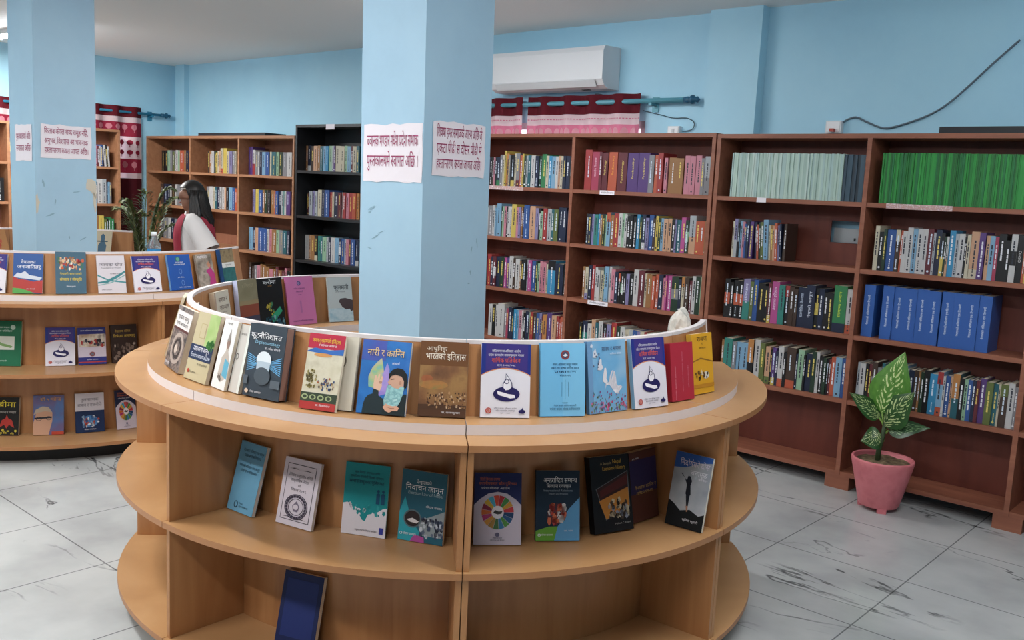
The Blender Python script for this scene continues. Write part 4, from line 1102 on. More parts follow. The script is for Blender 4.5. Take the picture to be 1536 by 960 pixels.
L1((803, 813.5), (869, 813), 706, .02, '#1b2e40', '#142434', [('P', [(0, 0), (0, .14), (.3, .2), (.5, .2), (.5, 0)], '#6aa43a'), ('P', [(.42, 0), (.5, .2), (.75, .45), (1, .62), (1, 0)], '#5f9cc8'), ('E', .48, .38, .22, .15, '#4a2f3a'), ('B', .3, .26, .66, .52, 34, .075, ['#b0433a', '#c86a4a', '#d8d2d2', '#8a2f2f'], 81), ('T', 'अन्तर्राष्ट्रिय सम्बन्ध', .55, .83, .075, .76, '#eef0f2'), ('T', 'सिद्धान्त र व्यवहार', .52, .755, .055, .56, '#e3e6ea'), ('T', 'International Relations', .5, .7, .035, .66, '#9aa8b5'), ('T', 'Theory and Practice', .5, .655, .03, .45, '#9aa8b5'), ('O', .08, .08, .035, .02, .4, WH), ('T', 'सोपान प्रकाशन', .26, .07, .03, .26, WH), ('T', 'डा. राम', .74, .13, .025, .2, WH)], 'dark navy international relations book with a red globe')
L1((895, 807), (953, 797), 687, .03, '#141317', '#0e0d10', [('P', [(.1, .58), (.95, .78), (.95, .3), (.3, .16)], '#6a6a6e'), ('P', [(.12, .575), (.93, .765), (.93, .31), (.31, .17)], '#3f1f1c'), ('P', [(.16, .42), (.93, .56), (.93, .31), (.31, .17)], '#c9853a'), ('P', [(.2, .55), (.92, .73), (.92, .6), (.2, .46)], '#5a2320'), ('B', .4, .18, .9, .42, 40, .06, ['#2a2420', '#8f98a8', '#d8c8a8', '#4a3a30'], 91), ('T', 'A Study in', .4, .885, .04, .28, '#c0a878'), ('T', 'Nepal', .68, .89, .06, .22, '#d6a94a'), ('T', 'Economic History', .6, .81, .055, .6, '#d6a94a'), ('T', 'Mahesh C. Regmi', .72, .09, .025, .4, '#a8a4a0')], 'black economic history book with a tilted orange photograph')
L1((970, 790), (1016, 779.5), 684, .03, '#5a3228', '#20202e', [('R', 0, .4, 1, .88, '#342a52'), ('T', 'डा. राम', .22, .89, .025, .25, WH), ('T', 'नेपालमा क्रान्ति र', .55, .46, .05, .8, '#d0a85f'), ('T', 'राष्ट्रिय एकता', .5, .385, .045, .62, '#d0a85f')], 'maroon and violet book beside the jumping-girl book', polar=(-45.3, 1.06, .145, .24, 0))
L1((1020, 771), (1068, 789), 673, .012, NZ(('#7f8a96', '#b9bcc0', '#9aa0a8', '#5f6670'), 5, 4), '#3a5a94', [('P', [(0, 1), (0, .78), (.3, .8), (.7, .9), (1, .93), (1, 1)], '#2f5aa4'), ('P', [(0, 0), (0, .34), (.15, .3), (.35, .22), (.6, .26), (.85, .2), (1, .24), (1, 0)], '#14171a'), ('P', [(.22, .72), (.26, .72), (.34, .66), (.42, .58), (.42, .46), (.5, .4), (.56, .46), (.52, .58), (.54, .64), (.48, .7), (.42, .7), (.4, .64), (.3, .68)], '#1a1c26'), ('P', [(.44, .44), (.5, .28), (.54, .28), (.54, .44)], '#1a1c26'), ('P', [(.48, .3), (.52, .22), (.55, .23), (.54, .3)], '#b08068'), ('T', 'निर्दोषको दोस', .55, .83, .085, .8, '#dcd3e2'), ('T', 'बनाएछ', .7, .72, .075, .45, '#e6e6ea'), ('T', 'कविता', .82, .67, .03, .25, WH), ('T', 'सुनिता कुमारी', .66, .1, .03, .42, WH)], 'cloudy book with a dark jumping girl, leaning by the side board', fixed=((1.115, -43.6), (1.252, -43.0), 12), height=.25)
display_book(RING1, SH2_Z, 'bay', 0, 0, 0, .02, '#1a2450', '#1a2450', [('R', .1, .1, .9, .9, '#22306a')], 'dark navy book low on the bottom shelf of the near display', polar=(-112, 1.07, .15, .23, 0))
# --- far display, upper row
D2((-34, 440.5), (7, 441.5), 380, .012, '#dcdae2', '#cfcdda', annual(), 'annual report cut by the picture edge on the far display')
D2((18.5, 442), (63.5, 443), 380, .014, '#26508f', '#1f4278', [('P', [(0, .14), (0, .42), (.2, .36), (.45, .34), (.7, .3), (1, .34), (1, 0), (.6, .04)], '#a8332f'), ('P', [(0, 0), (0, .14), (.3, .12), (.6, .05), (.75, 0)], '#4f9a4a'), ('P', [(.02, .42), (.15, .52), (.25, .5), (.4, .56), (.55, .46), (.75, .44), (.98, .4), (.9, .33), (.6, .36), (.3, .38), (.1, .4)], '#c9cfda'), ('T', 'नेपालका', .5, .75, .085, .5, '#eef0f4'), ('T', 'जनजातिहरु', .53, .63, .09, .8, '#eef0f4'), ('T', 'रमेश मैनाली', .6, .1, .025, .3, WH)], 'blue, red and green book with snow peaks on the far display')
D2((84, 444), (130, 444.5), 377.5, .014, '#3f5f72', '#35515f', [('B', .1, .58, .9, .86, 50, .07, ['#c05a3a', '#d8b08a', '#e0d6c6', '#a8323a', '#3f6a5a', '#8f5f3f'], 101), ('T', 'नेपाली समाजको', .5, .45, .055, .72, '#d0b83f'), ('T', 'संस्कार र संस्कृति', .5, .3, .085, .72, '#e0c63f'), ('T', 'विमल कुमार', .5, .16, .03, .3, WH)], 'slate book with a painted festival scene on the far display')
D2((148, 442), (190, 442), 383.5, .01, '#cdc8cf', '#bdb8bf', [('P', [(0, .3), (.3, .34), (.7, .48), (1, .6), (1, .55), (.7, .4), (.35, .28), (0, .26)], '#3f7f86'), ('P', [(0, .5), (.4, .36), (1, .3), (1, .26), (.4, .32), (0, .46)], '#4a8a90'), ('P', [(0, .22), (.5, .3), (1, .5), (1, .47), (.5, .27), (0, .2)], '#7fa8a8'), ('T', 'न्यायका स्रोत', .5, .72, .08, .84, '#4a4a52'), ('T', 'Foundation of Wealth', .5, .655, .04, .7, '#77777f'), ('T', 'डा. विजय मिश्र', .62, .5, .03, .34, '#55555f'), ('T', 'सोपान प्रकाशन', .3, .08, .03, .36, '#55555f')], 'pale book with grey-green swirls on the far display')
D2((203, 442), (243.5, 440.5), 384.5, .012, '#d9d7e2', '#cfcdda', annual(), 'annual report on the far display beside the blue emblem book')
D2((257.5, 439.5), (291, 436), 382.5, .018, '#21509c', '#6f9fd4', [('E', .45, .87, .09, .06, '#5f9a8a'), ('O', .45, .87, .1, .07, .3, '#2f6a5a'), ('T', 'प्रदेश सभा', .5, .76, .04, .34, WH), ('T', 'कार्य सञ्चालन नियमावली', .5, .7, .04, .5, WH), ('O', .5, .52, .07, .08, .3, '#5f82c0'), ('T', 'प्रथम अधिवेशन', .5, .34, .03, .3, WH), ('O', .55, .2, .07, .08, .3, '#5f82c0'), ('T', 'मधेश प्रदेश सभा', .6, .06, .03, .5, WH)], 'plain blue book with a green emblem on the far display')
D2((307, 428), (327, 424), 384.5, .016, NZ(('#5a554f', '#a49c92', '#7a736a', '#3a3632'), 14, 4), '#8a7f74', [('P', [(.5, .5), (.8, .6), (1, .4), (1, 0), (.55, 0), (.7, .3)], '#a83a78'), ('P', [(.6, .7), (.75, .78), (.85, .66), (.72, .55)], '#b07f66'), ('T', 'सहयात्रा', .4, .88, .08, .6, WH)], 'photo-cover book with a woman in pink on the far display', cw=(314, .14, .21))
D2((333, 422), (361, 417), 376.5, .03, '#24465a', '#1f4a80', [('R', 0, .5, 1, .98, NZ(('#4a3a2a', '#8a7a5a', '#6a5a40'), 20, 3)), ('R', 0, .48, 1, .62, '#ccd0cf'), ('T', 'पुराण', .5, .53, .05, .5, '#3a4a50'), ('R', 0, 0, 1, .48, NZ(('#1f5058', '#2f6a6a', '#183f48'), 16, 3))], 'thick navy and teal two-tone book standing last on the far display', cw=(347, .15, .23))
# --- far display, middle shelf
L2((-16, 554), (30.5, 554.5), 481, .014, '#1f6a4a', '#195a3e', [('R', 0, .36, .78, .66, '#d6dcd3'), ('P', [(.05, .56), (.2, .58), (.4, .5), (.6, .47), (.72, .44), (.68, .4), (.4, .44), (.15, .5)], '#7fa86a'), ('E', .72, .86, .08, .055, '#b9d0c2'), ('T', 'नेपाल सरकार मन्त्रालय', .36, .84, .035, .5, '#cfe0d6'), ('T', 'राष्ट्रिय प्रतिवेदन', .4, .76, .04, .6, '#cfe0d6'), ('T', 'काठमाडौं', .4, .1, .03, .3, '#cfe0d6')], 'green book with a map on the middle shelf of the far display')
L2((68.5, 554), (113, 553), 491.5, .01, '#d9d7e2', '#cfcdda', annual(), 'annual report on the middle shelf, touching the group-photo book')
L2((118, 552.5), (160, 548), 492, .014, '#c9c0cf', '#2a2f78', [('R', 0, .8, 1, 1, '#2a2f78'), ('R', 0, 0, 1, .2, '#2a2f78'), ('R', 0, .05, 1, .08, '#a83a3f'), ('R', .04, .48, .96, .82, NZ(('#7a5a48', '#b0987f', '#d8d0c0', '#4a3a38'), 16, 3)), ('B', .1, .5, .9, .68, 20, .07, ['#2a2430', '#a83a3a', '#e0dce0', '#3a3a4a'], 111), ('O', .5, .28, .1, .065, .4, '#8a4a4a'), ('E', .5, .28, .06, .04, '#6a6a78'), ('T', 'मानव अधिकार सञ्चार पत्रिका', .5, .9, .035, .8, WH), ('T', 'वार्षिक प्रकाशन', .5, .12, .03, .4, WH)], 'blue-bordered book with a group photograph on the middle shelf')
L2((169, 547), (208, 545.5), 488, .02, '#2f211d', '#241814', [('T', 'नेपालमा दलित', .45, .8, .065, .6, '#c0a04a'), ('T', 'विभेदका आयामहरु', .5, .67, .075, .82, '#d6b84a'), ('B', .1, .1, .9, .5, 40, .08, ['#7a6a60', '#4a3a34', '#b0a298', '#1f1614'], 121), ('R', 0, .0, 1, .08, '#3a2a24')], 'dark brown book with yellow title on the middle shelf')
# --- far display, bottom shelf
L3_((-9, 656), (27.5, 657), 596, .02, '#1f1d1c', '#161413', [('T', 'बीमा', .5, .74, .16, .72, '#e3cf3a'), ('T', 'सिद्धान्त र व्यवहार', .5, .58, .06, .75, '#c9c4bd'), ('P', [(.2, .2), (.3, .4), (.45, .45), (.5, .55), (.56, .45), (.72, .4), (.82, .2), (.6, .28), (.5, .18), (.4, .28)], '#b03a33'), ('B', .1, .04, .9, .14, 14, .06, ['#c9b83f', '#a8983a'], 131)], 'black insurance book with big yellow title on the bottom shelf')
L3_((49.5, 656.5), (96, 656.5), 593.5, .012, NZ(('#3f5f94', '#6a5a80', '#4f6fa4', '#7a4f68'), 7, 3), '#2f4a78', [('P', [(0, 0), (0, .3), (.1, .55), (.25, .68), (.5, .66), (.62, .55), (.62, .35), (.55, .15), (.5, 0)], '#c69a7f'), ('P', [(0, .5), (.08, .64), (.3, .72), (.5, .7), (.62, .56), (.4, .6), (.15, .56)], '#b9a894'), ('P', [(.04, .44), (.6, .46), (.6, .42), (.04, .4)], '#2a2a33'), ('O', .18, .41, .1, .05, .2, '#2a2a33'), ('O', .5, .42, .09, .05, .2, '#2a2a33'), ('R', .6, 0, 1, .08, '#b5442f'), ('T', 'श्री ५ महेन्द्र', .56, .86, .085, .68, '#d69a3f')], 'portrait book of a man in cap and glasses on the bottom shelf')
L3_((114, 654), (157.5, 653), 591, .022, '#1d3056', '#16264a', [('R', 0, .55, 1, 1, '#d3cfd6'), ('T', 'तुलनात्मक', .5, .8, .08, .62, '#4a4a58'), ('T', 'शासन र राजनीति', .5, .66, .085, .84, '#4a4a58'), ('E', .5, .28, .28, .15, '#4f7fb4'), ('B', .25, .16, .8, .4, 34, .07, ['#8fb0d0', '#b04a3a', '#dfe3ea', '#2f5f94'], 141), ('T', 'सोपान प्रकाशन', .5, .06, .035, .4, WH)], 'navy and white book with a globe on the bottom shelf')
L3_((176, 649), (206, 648), 586, .01, '#d2cad8', '#26304f', sdg('#1f2a4a'), 'wheel-of-colours guide on the bottom shelf of the far display')
# --- far display, inner rear side
I2(0, 0, 0, .02, '#c9bda2', '#b9ad92', [('P', [(.3, .1), (.28, .5), (.4, .62), (.4, .85), (.5, .92), (.62, .85), (.62, .62), (.74, .5), (.7, .1)], '#4a6a80'), ('R', .2, .62, .8, .66, '#3a5668')], 'cream book with a blue standing figure on the rear of the far display', polar=(102, .985, .13, .235, 0))
I2(0, 0, 0, .02, '#b07f52', '#9a6c44', [('B', .3, .4, .7, .7, 24, .08, ['#a8423a', '#b55a48'], 151), ('T', 'धर्म', .5, .78, .08, .5, '#a8423a')], 'tan book with red print on the rear of the far display', polar=(142, .985, .15, .235, 0))

# ------------------------------------------------------------------ curtains and rods
MAROON = cloth('maroon_cloth', '#5c1622')
DKMAR = cloth('dark_maroon_cloth', '#4a121c')
PINKC = cloth('pink_cloth', '#d97f98', .4)
PINKL = cloth('pale_pink_cloth', '#ecbcc8', .4)
WHITEC = cloth('white_band_cloth', '#ead3d6', .3)
MARP = cloth('printed_maroon_cloth', '#94283f', .15)
MARL = cloth('pale_print_cloth', '#c9808c', .15)
def curtain(F, x0, x1, ztop, bands, label, period=.22, amp=.028, phase=0, motifs=(), group=None):
    """wavy hanging cloth in the frame F (x along the wall, y=0 the rod's centre line, +y the wall)"""
    t = thing('curtain', label, 'curtain', F @ Vector(((x0 + x1) / 2, 0, bands[-1][1])), 0, group)
    t.rotation_euler = F.to_euler()
    inv = Matrix.Translation(Vector((-(x0 + x1) / 2, 0, -bands[-1][1])))
    n = max(12, int((x1 - x0) / .012))
    def pt(x, z, off=0):
        k = min(1, (ztop - z) / .5)
        return (x, amp * math.sin(2 * math.pi * (x - x0) / period + phase) * (1 - .25 * k) - off, z)
    for (z1, z0, mat, nm) in bands:
        m = MB()
        nz = max(1, int((z1 - z0) / .1))
        vs = [pt(x0 + (x1 - x0) * i / n, z1 + (z0 - z1) * j / nz) for j in range(nz + 1) for i in range(n + 1)]
        fs = [(j * (n + 1) + i, (j + 1) * (n + 1) + i, (j + 1) * (n + 1) + i + 1, j * (n + 1) + i + 1) for j in range(nz) for i in range(n)]
        m.add(vs, fs, mat, True, inv)
        for (mz1, mz0, mm, step, size, kind) in motifs:
            if not (z0 - .001 <= mz0 and mz1 <= z1 + .001): continue
            x = x0 + step * .5
            while x < x1 - size * .4:
                zc = (mz0 + mz1) / 2
                hgt = mz1 - mz0
                if kind == 'tree':
                    pts = [pt(x + size * .5 * math.cos(2 * math.pi * k / 10), zc + hgt * .12 + hgt * .33 * math.sin(2 * math.pi * k / 10), .0025) for k in range(10)]
                    m.add(pts, [tuple(range(10))], mm, False, inv)
                    m.add([pt(x - size * .06, mz0, .0025), pt(x + size * .06, mz0, .0025), pt(x + size * .06, zc, .0025), pt(x - size * .06, zc, .0025)], [(0, 1, 2, 3)], mm, False, inv)
                else:
                    m.add([pt(x - size * .4, mz0, .0025), pt(x + size * .4, mz0, .0025), pt(x + size * .4, mz1, .0025), pt(x - size * .4, mz1, .0025)], [(0, 1, 2, 3)], mm, False, inv)
                x += step
        o = m.build(nm, t)
    return t
def rod(F, x0, x1, z, label, finials=(True, True), rad=.014, brackets=(), mat=TEAL):
    t = thing('curtain_rod', label, 'curtain rod', F @ Vector(((x0 + x1) / 2, 0, z)))
    t.rotation_euler = F.to_euler()
    L = (x1 - x0) / 2
    m = MB(); m.tube([(-L, 0, 0), (L, 0, 0)], rad, mat, 14); m.build('pole', t)
    dk = M('#1d5673', .35)
    for s, on in ((-1, finials[0]), (1, finials[1])):
        if on:
            m = MB()
            T = Matrix.Translation((s * L, 0, 0)) @ Matrix.Rotation(s * math.pi / 2, 4, 'Y')
            m.lathe([(.001, -.02), (.02, -.02), (.022, .01), (.015, .02), (.03, .035), (.03, .05), (.014, .062), (.02, .08), (.001, .098)], dk, 16, T)
            m.build('finial', t)
    for bx in brackets:
        m = MB(); m.box((bx - .012 - (x0 + x1) / 2, -.018, -.03), (bx + .012 - (x0 + x1) / 2, .018, -.013), mat); m.box((bx - .01 - (x0 + x1) / 2, .0, -.03), (bx + .01 - (x0 + x1) / 2, .055, -.016), mat)
        m.box((bx - .025 - (x0 + x1) / 2, .05, -.07), (bx + .025 - (x0 + x1) / 2, .058, .03), mat); m.build('bracket', t)
    return t
NC = WALL_N - .06
FC = Matrix.Translation(room(0, NC)) @ Matrix.Rotation(-TH, 4, 'Z')
zr = pwall(955, 152, NC)[1]
rx1 = pwall(1031, 145, NC)[0]
rod(FC, -5.5, rx1, zr, 'pale teal curtain rod with dark finial above the bookcase by the near pillar', (False, True), .017, (pwall(972, 150, NC)[0] + .03,))
xa, xb, xc = pwall(786, 160, NC)[0], pwall(792, 160, NC)[0], pwall(962, 150, NC)[0]
zt = zr + .055
BK = [(zt, zt - .135, MAROON, 'header'), (zt - .135, zt - .21, WHITEC, 'white_band'), (zt - .21, zt - .43, PINKC, 'printed_cloth'), (zt - .43, 1.0, MAROON, 'lower_cloth')]
MO = [(zt - .225, zt - .32, PINKL, .062, .05, 'tree'), (zt - .335, zt - .42, PINKL, .062, .05, 'tree'), (zt - .165, zt - .172, PINKC, .02, .015, 'bar')]
MO = [(a, b, c, d, e, f) for a, b, c, d, e, f in MO]
curtain(FC, -5.42, xa, zt, BK, 'pink printed curtain panel right against the near pillar', .225, .026, .6, MO, None)
curtain(FC, xb, xc, zt, BK, 'wide pink printed curtain panel between the gap and the bare rod end', .225, .026, 0, MO, None)
SC_ = WALL_S + .06
FL = Matrix.Translation(RS * SC_) @ Matrix.Rotation(math.pi / 2 - TH, 4, 'Z')
zl = pside(190, 168, SC_)[1]
nl0, nl1 = pside(143, 165, SC_)[0] - .35, pside(213, 170, SC_)[0]
rod(FL, nl0 - .06, pside(244, 171, SC_)[0], zl, 'teal curtain rod ending above the brown bookcase in the far corner', (False, True), .014, (pside(228, 171, SC_)[0],), M('#2f7f9f', .35))
def LZ(y): return pside(205, y, SC_)[1]
BL = [(LZ(161), LZ(177), MAROON, 'header'), (LZ(177), LZ(185), WHITEC, 'white_band'), (LZ(185), LZ(206), MARP, 'printed_cloth'), (LZ(206), LZ(239), WHITEC, 'tree_band'), (LZ(239), LZ(260), MARP, 'printed_cloth'), (LZ(260), LZ(268), WHITEC, 'white_band'), (LZ(268), .5, DKMAR, 'lower_cloth')]
ML = [(LZ(187), LZ(200), MARL, .09, .06, 'tree'), (LZ(210), LZ(222), MARP, .085, .06, 'tree'), (LZ(225), LZ(236), MARP, .085, .06, 'tree'), (LZ(242), LZ(257), MARL, .09, .06, 'tree')]
curtain(FL, nl0, nl1, LZ(161), BL, 'maroon curtain with a white tree band beside the palm in the far corner', .21, .026, .4, ML)
nf = pside(18, 150, SC_)[0]
dz = pside(10, 145, SC_)[1] - LZ(161)
BF = [(a + dz, (b + dz if b > .6 else b), m_, n_) for a, b, m_, n_ in BL]
rod(FL, nf - 1.6, min(nf + .4, nl0 - .1), pside(10, 152, SC_)[1], 'teal curtain rod behind the far pillar', (False, False), .014, (), M('#2f7f9f', .35))
curtain(FL, nf - 1.5, nf + .3, LZ(161) + dz, BF, 'maroon printed curtain above the bookcase, cut by the picture edge', .21, .026, 1.2, [(a + dz, b + dz, c, d, e, f) for a, b, c, d, e, f in ML])

# ------------------------------------------------------------------ air conditioner, sockets, cables, boards on the bookcases
def aircon():
    x0, x1 = pwall(738, 132, WALL_N - .2)[0] - .02, pwall(903, 130, WALL_N - .2)[0]
    z0 = pwall(880, 132, WALL_N - .2)[1]
    w, h, d = x1 - x0, .29, .205
    t = thing('air_conditioner', 'white wall air conditioner above the pink curtains', 'air conditioner', room((x0 + x1) / 2, WALL_N - d - .002, z0), -TH)
    wht = M('#e4e6e8', .35)
    prof = [(0, .06), (.0, .25), (.02, .285), (d, .29), (d, 0), (.075, 0), (.03, .02)]
    m = MB()
    n = len(prof)
    vs = [(-w / 2, y, z) for y, z in prof] + [(w / 2, y, z) for y, z in prof]
    m.add(vs, [tuple(range(n)), tuple(range(2 * n - 1, n - 1, -1))] + [(i, i + n, (i + 1) % n + n, (i + 1) % n) for i in range(n)], wht)
    m.build('casing', t)
    m = MB(); m.add([(-w / 2 + .06, .001, .055), (w / 2 - .06, .001, .055), (w / 2 - .06, .028, .014), (-w / 2 + .06, .028, .014), (-w / 2 + .06, -.004, .052), (w / 2 - .06, -.004, .052), (w / 2 - .06, .023, .009), (-w / 2 + .06, .023, .009)], [(4, 5, 6, 7), (0, 3, 2, 1), (0, 1, 5, 4), (2, 3, 7, 6)], M('#d5d8da', .3)); m.build('air_flap', t)
    m = MB(); m.box((w * .28, .08, -.004), (w * .34, .11, -.0002), M('#33363a', .5)); m.build('drain_cap', t)
aircon()
def socket(px, py, n, w, h, label, red=False, dep=.035):
    s, z = pwall(px, py, n - dep)
    t = thing('socket_box', label, 'socket', room(s, n - dep - .001, z - h / 2), -TH)
    m = MB(); m.box((-w / 2, 0, 0), (w / 2, dep, h), M('#dfe2e4', .4)); m.build('box', t)
    m = MB(); m.box((-w * .42, -.004, h * .1), (w * .42, -.0002, h * .9), M('#eceef0', .35)); m.build('face_plate', t)
    if red:
        m = MB(); m.box((-w * .12, -.03, h * .06), (w * .16, -.0042, h * .32), M('#b8402f', .4)); tag(m.build('plug', t), 'red plug')
    else:
        m = MB(); m.box((-w * .1, -.008, h * .3), (w * .1, -.0042, h * .7), M('#c9ccd0', .4)); m.build('switch', t)
socket(1250, 190, WALL_N, .095, .07, 'white wall socket with a red plug over the pale periodicals', True)
socket(1010, 196, WALL_N, .09, .06, 'white wall socket over the crimson volumes, fed by a looping wire')
s, z = pwall(1269, 354, WALL_N - .02)
t = thing('switch_plate', 'white switch plate seen through the cut in the bookcase back', 'switch', room(s, WALL_N - .02, z - .04), -TH)
m = MB(); m.box((-.075, 0, 0), (.075, .019, .085), M('#cfd6da', .4)); m.build('plate', t)
m = MB(); m.box((.05, -.004, .012), (.06, -.0002, .03), M('#2b2f33', .4)); m.build('switch', t)
def cable(pxs, n, rad, label, mat=None):
    pts = [room(*(lambda q: (q[0], n, q[1]))(pwall(x, y, n))) for x, y in pxs]
    # smooth the polyline
    out = []
    for i in range(len(pts) - 1):
        p0, p1, p2, p3 = pts[max(i - 1, 0)], pts[i], pts[i + 1], pts[min(i + 2, len(pts) - 1)]
        for k in range(6):
            u = k / 6
            out.append(.5 * ((2 * p1) + (p2 - p0) * u + (2 * p0 - 5 * p1 + 4 * p2 - p3) * u * u + (3 * p1 - 3 * p2 + p3 - p0) * u ** 3))
    out.append(pts[-1])
    m = MB(); m.tube(out, rad, mat or M('#5f6f7c', .5), 8)
    tag(m.build('cable'), label, 'cable')
cable([(1260, 187), (1272, 179), (1285, 176), (1300, 183), (1325, 192), (1350, 188), (1390, 174), (1420, 157), (1450, 132), (1490, 95), (1530, 60)], WALL_N - .012, .0055, 'grey cable sagging up the blue wall from the red-plug socket')
cable([(893, 141), (897, 141), (903, 142), (910, 146)], WALL_N - .012, .003, 'short thin wire dropping from the air conditioner')
cable([(965, 166), (990, 172), (1010, 177), (1030, 177), (1041, 184), (1038, 194), (1024, 197)], WALL_N - .012, .003, 'thin wire looping from the curtain rod to the socket box', M('#3f5563', .5))
def board(name, s0, s1, n0, n1, z, h, label, cat='board'):
    t = MB(); t.box((-(s1 - s0) / 2, 0, 0), ((s1 - s0) / 2, n1 - n0, h), M('#1c1e22', .5))
    tag(t.build(name, None, room((s0 + s1) / 2, n0, z + .0005), -TH), label, cat)
board('flat_panel', pwall(1409, 193, CF + .03)[0], -.28, CF + .03, CF + .25, 2.0, .035, 'long black flat panel lying on top of the plant-side bookcase')
board('flat_panel', pwall(300, 202, 5.2)[0], pwall(400, 202, 5.2)[0], 5.18, 5.42, 2.0, .03, 'black flat panel lying on top of the three-column bookcase')
t = tag((lambda m: (m.box((-.06, 0, 0), (.06, .002, .045), PAPER), m)[1])(MB()).build('paper_tag', None, room(pwall(495, 189, 5.125)[0], 5.1265, 2.05), -TH), 'small white tag on the top edge of the black bookcase', 'tag')

# ------------------------------------------------------------------ crumpled paper and loose sheets on the displays
def crumple(ring, ph, r, label):
    rr = random.Random(4)
    c = ring.c + Vector((math.cos(R(ph)), math.sin(R(ph)), 0)) * r
    n, rows = 18, 10
    m = MB()
    def wad(cx, cy, sx, sy, sz, seed):
        q = random.Random(seed)
        vs = [(cx, cy, 0)]
        for j in range(1, rows):
            v = j / rows
            for i in range(n):
                a = 2 * math.pi * i / n
                k = 1 + q.uniform(-.16, .12) + .12 * math.sin(3 * a + seed)
                prof = (.95 - .35 * v) if v < .85 else .65 - 1.2 * (v - .85)
                vs.append((cx + sx * prof * k * math.cos(a), cy + sy * prof * k * math.sin(a), sz * v * (1 + .1 * math.sin(2 * a + seed) * v)))
        vs.append((cx, cy, sz * .97))
        fs = [(0, 1 + (i + 1) % n, 1 + i) for i in range(n)]
        fs += [(1 + j * n + i, 1 + j * n + (i + 1) % n, 1 + (j + 1) * n + (i + 1) % n, 1 + (j + 1) * n + i) for j in range(rows - 2) for i in range(n)]
        t = 1 + (rows - 2) * n
        fs += [(t + i, t + (i + 1) % n, len(vs) - 1) for i in range(n)]
        m.add(vs, fs, NZ(('#c9c6bd', '#dad7cf', '#b3b0a8'), 25, 3, .6), False)
    wad(0, 0, .12, .06, .262, 2)
    tag(m.build('crumpled_paper', None, Vector((c.x, c.y, LEDGE_Z + .002)), R(ph + 90)), label, 'paper')
crumple(RING1, -11, .935, 'crumpled grey-white paper bag standing inside the rim behind the yellow book')
def sheet(ring, ph, r, w, d, z, label, tilt=0):
    c = ring.c + Vector((math.cos(R(ph)), math.sin(R(ph)), 0)) * r
    m = MB()
    m.box((-w / 2, -d / 2, 0), (w / 2, d / 2, .004), PAPER)
    tag(m.build('paper_sheet', None, Vector((c.x, c.y, z)), R(ph + 90 + tilt)), label, 'paper')
sheet(RING1, 134, 1.126, .16, .1, LEDGE_Z + .001, 'white paper pad lying behind the rear rim of the near display')
sheet(RING1, 175, 1.126, .12, .1, LEDGE_Z + .001, 'white paper pad lying on the outer ledge near the khaki book')

# ------------------------------------------------------------------ water bottle
def bottle():
    p = RING2.c + Vector((math.cos(R(-52)), math.sin(R(-52)), 0)) * .93
    q = at_depth(231, 360, math.hypot(p.x, p.y) + .12)
    t = thing('water_bottle', 'clear plastic water bottle with blue label behind the far display rim', 'bottle', Vector((q.x, q.y, LEDGE_Z + .001)))
    pl, nt, b, add = nodes('clear_plastic', .08)
    b.inputs['Base Color'].default_value = lin('#cfe3ee')
    b.inputs['Transmission Weight'].default_value = .85
    b.inputs['IOR'].default_value = 1.2
    m = MB(); m.lathe([(.001, 0), (.036, 0), (.04, .01), (.04, .12), (.037, .13), (.04, .14), (.04, .235), (.034, .265), (.017, .292), (.0155, .306), (.001, .306)], pl, 22); m.build('body', t)
    m = MB(); m.lathe([(.0408, .145), (.0408, .228)], M('#2f8fd0', .4), 22); tag(m.build('label_wrap', t), 'blue label')
    m = MB(); m.lathe([(.001, .3065), (.0175, .3065), (.0175, .33), (.001, .331)], M('#e4ecf2', .4), 18); m.build('cap', t)
bottle()

# ------------------------------------------------------------------ potted plants
def leaf_mesh(name, parent, base, tip, width, mat, droop=.0, normal=None, fold=.12, n=14, mrow=6):
    """a pointed leaf from base to tip with its own length/width coordinates"""
    base, tip = Vector(base), Vector(tip)
    ax = tip - base
    L = ax.length
    ax.normalize()
    nor = Vector(normal or (0, -1, 0))
    sd = ax.cross(nor).normalized()
    nor = sd.cross(ax).normalized()
    vs, uv = [], []
    for i in range(n + 1):
        u = i / n
        wv = width * .5 * (math.sin(math.pi * u ** .72) ** .95) * (1 - .3 * u)
        c = base + ax * (L * u) + Vector((0, 0, -droop * u * u)) + nor * (.05 * L * math.sin(math.pi * u))
        for j in range(-mrow, mrow + 1):
            v = j / mrow
            vs.append(tuple(c + sd * (wv * v) - nor * (fold * abs(v) * wv) + nor * (.02 * width * math.sin(9 * u + 2 * v))))
            uv.append((v * .5 + .5, u))
    k = 2 * mrow + 1
    fs = [(i * k + j, i * k + j + 1, (i + 1) * k + j + 1, (i + 1) * k + j) for i in range(n) for j in range(k - 1)]
    me = bpy.data.meshes.new(name)
    me.from_pydata(vs, [], fs)
    l = me.uv_layers.new(name='leaf')
    for p in me.polygons:
        p.use_smooth = True
        for li in p.loop_indices:
            l.data[li].uv = uv[me.loops[li].vertex_index]
    me.materials.append(mat)
    o = bpy.data.objects.new(name, me)
    COL.objects.link(o)
    o.parent = parent
    return o
